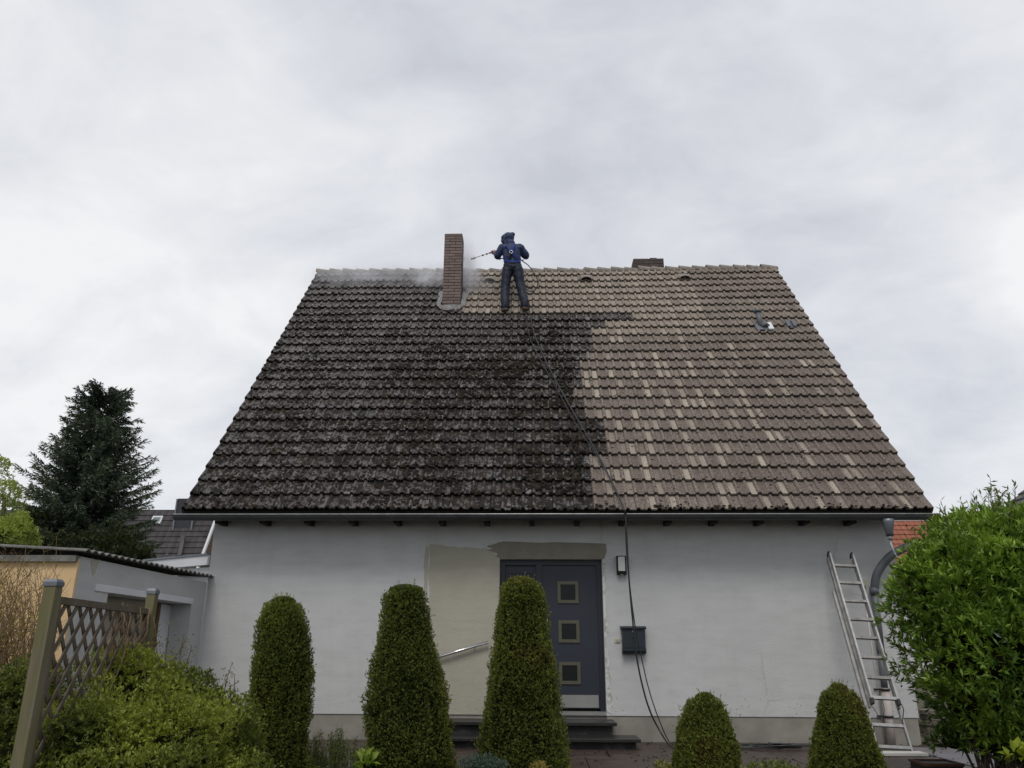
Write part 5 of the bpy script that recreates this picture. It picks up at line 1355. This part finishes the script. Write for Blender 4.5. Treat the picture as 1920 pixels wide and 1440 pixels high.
# hose and safety rope over the roof and down the wall
def path(roofpts, h, hang): return [onroof(u, v, h) for u, v in roofpts]+hang
hs = empty('pressure_hose', tuple(atz(1260, 1398, 0.02))); tag(hs, 'black pressure hose running down the roof to the ground', 'hose')
start = [haR+ldir*.07-np.array([0, 0, .10]), J(978, 488, .10), J(990, 497, .02), J(1003, 514, -.05), J(1008.5, 530, -.03), J(1003, 544, .0), J(992, 546, .02), J(985, 541, .02), J(986, 549, -.05)]
rr_p = [(989, 562), (993, 585), (1003, 630), (1030, 690), (1062, 750), (1090, 798), (1120, 850), (1148, 905), (1164, 940), (1170, 955)]
hang = [np.array([at(1172, 966, EY-.11)[0], EY-.125, at(1172, 966, EY-.11)[2]]), at(1175, 1000, EY-.12), at(1179, 1080, EY-.10), at(1186, 1160, EY-.05), at(1195, 1240, -.55), at(1214, 1320, -.50), at(1238, 1372, -.45), atz(1262, 1402, .03), atz(1300, 1412, .03), atz(1360, 1408, .03)]
MB().tube(spline(start+path(rr_p, .130, hang), 6), .0115, 8).build('hose_line', 'black', hs)
rop = empty('safety_rope', tuple(atz(1255, 1390, .02))); tag(rop, 'thinner dark safety rope beside the hose, behind it at the mailbox', 'rope')
rp2 = [(987, 600), (996, 640), (1022, 690), (1054, 748), (1083, 800), (1113, 845), (1138, 888), (1160, 930), (1170, 955)]
hang2 = [np.array([at(1174, 966, EY-.10)[0], EY-.122, at(1174, 966, EY-.10)[2]]), at(1173, 1000, EY-.10), at(1177, 1060, EY-.06), at(1188, 1155, -.42), at(1199, 1215, -.35), at(1216, 1290, -.35), at(1236, 1350, -.35), atz(1258, 1394, .03), atz(1290, 1400, .03)]
MB().tube(spline([J(984, 551, -.06), onroof(985, 575, .14)]+path(rp2, .126, hang2), 6), .0075, 8).build('rope_line', 'black', rop)
cl = empty('hose_coil', tuple(atz(1430, 1405, 0))); tag(cl, 'loose coils of black hose lying on the paving by the wall', 'hose')
rv = random.Random(9); cm = MB(); cc = atz(1432, 1405, .02)
pts = []
for k in range(70):
    a = k*.55; pts.append(cc+np.array([(.34+.12*math.sin(k*.37))*math.cos(a)+.006*k-.1, (.13+.05*math.cos(k*.5))*math.sin(a), .012+.0006*k+rv.uniform(0, .01)]))
cm.tube(spline(pts, 4), .010, 6)
cm.tube(spline([pts[-1], pts[-1]+np.array([.15, .05, .0]), pts[-1]+np.array([.3, .15, -.02]), pts[-1]+np.array([.1, .25, -.03]), pts[-1]+np.array([-.3, .3, -.03])], 6), .010, 6).build('coil_line', 'black', cl)

# water running out of the open gutter outlet
wm = mat('running water', (.85, .88, .9), .05, 0, .5); wm.node_tree.nodes['Principled BSDF'].inputs['Transmission Weight'].default_value = .75; wm.node_tree.nodes['Principled BSDF'].inputs['IOR'].default_value = 1.33
ws = empty('water_stream', (ox, gy, 2.5)); tag(ws, 'thin stream of water falling from the gutter outlet', 'water', kind='stuff')
wv = MB(); q0 = np.array([ox, gy, gz-.345])
P_ = [q0+np.array([.06*t*t+.02*t, -.0*t, -.30*t]) for t in np.linspace(0, 1, 10)]
wv.tube(P_, [.015, .013, .012, .010, .010, .008, .009, .006, .006, .003], 7)
rg = np.random.default_rng(81)
for i in range(46):
    t = rg.uniform(.55, 2.0); c = q0+np.array([.06*t*t+.02*t+rg.normal()*.010*t, rg.normal()*.01, -.30*t]); ell(wv, c, (.004, .004, rg.uniform(.005, .011)), 6)
wv.build('stream', wm, ws)

# ------------------------------------------------------------------ spray mist round the chimney
def mist(name, label, blobs):
    """closed hull with an uneven volume of water droplets"""
    m = bpy.data.materials.new(name); m.use_nodes = True; t = m.node_tree; t.nodes.clear(); n = NT.__new__(NT); n.m, n.t, n._pos, n.b = m, t, None, None
    o_ = n.n('ShaderNodeOutputMaterial'); v_ = n.n('ShaderNodeVolumePrincipled'); n.l(v_.outputs[0], o_.inputs['Volume'])
    v_.inputs['Color'].default_value = (.96, .97, 1, 1); v_.inputs['Anisotropy'].default_value = .1
    tot = None
    for (c, r, dens) in blobs:
        vm = n.n('ShaderNodeVectorMath', operation='SUBTRACT'); n.l(n.pos(), vm.inputs[0]); vm.inputs[1].default_value = tuple(c)
        vd = n.n('ShaderNodeVectorMath', operation='DIVIDE'); n.l(vm.outputs[0], vd.inputs[0]); vd.inputs[1].default_value = tuple(r)
        ln = n.n('ShaderNodeVectorMath', operation='LENGTH'); n.l(vd.outputs[0], ln.inputs[0])
        f_ = n.ma('SUBTRACT', 1.0, ln.outputs['Value'], True); f_ = n.ma('MULTIPLY', n.ma('POWER', f_, 1.3), dens)
        tot = f_ if tot is None else n.ma('ADD', tot, f_)
    nz_ = n.rmp(n.noise(2.6, 4, .6, n.mapped((1, 1, 1.5)), .6), (.32, 0.), (.72, 1.))
    n.l(n.ma('MULTIPLY', tot, nz_), v_.inputs['Density'])
    cs = np.array([b[0] for b in blobs]); rs = np.array([b[1] for b in blobs]); lo = (cs-rs).min(0)-.05; hi = (cs+rs).max(0)+.05
    ob = MB().box(lo[0], hi[0], lo[1], hi[1], lo[2], hi[2]).build(name, m); return tag(ob, label, 'mist', kind='stuff')
yc = cb[1]
mist('spray_mist', 'pale cloud of spray drifting round the chimney and along the ridge',
     [(at(808, 530, 4.5), (.80, .6, .55), 8), (at(720, 527, 4.6), (1.6, .6, .50), 4.5), (at(640, 530, 4.5), (1.1, .6, .5), 3.5),
      (at(876, 515, 4.3), (.40, .6, 1.0), 7), (at(872, 470, 4.0), (.26, .4, .7), 4), (at(900, 545, 4.2), (.5, .4, .5), 2.5), (at(876, 486.5, 3.95), (.24, .06, .05), 14)])
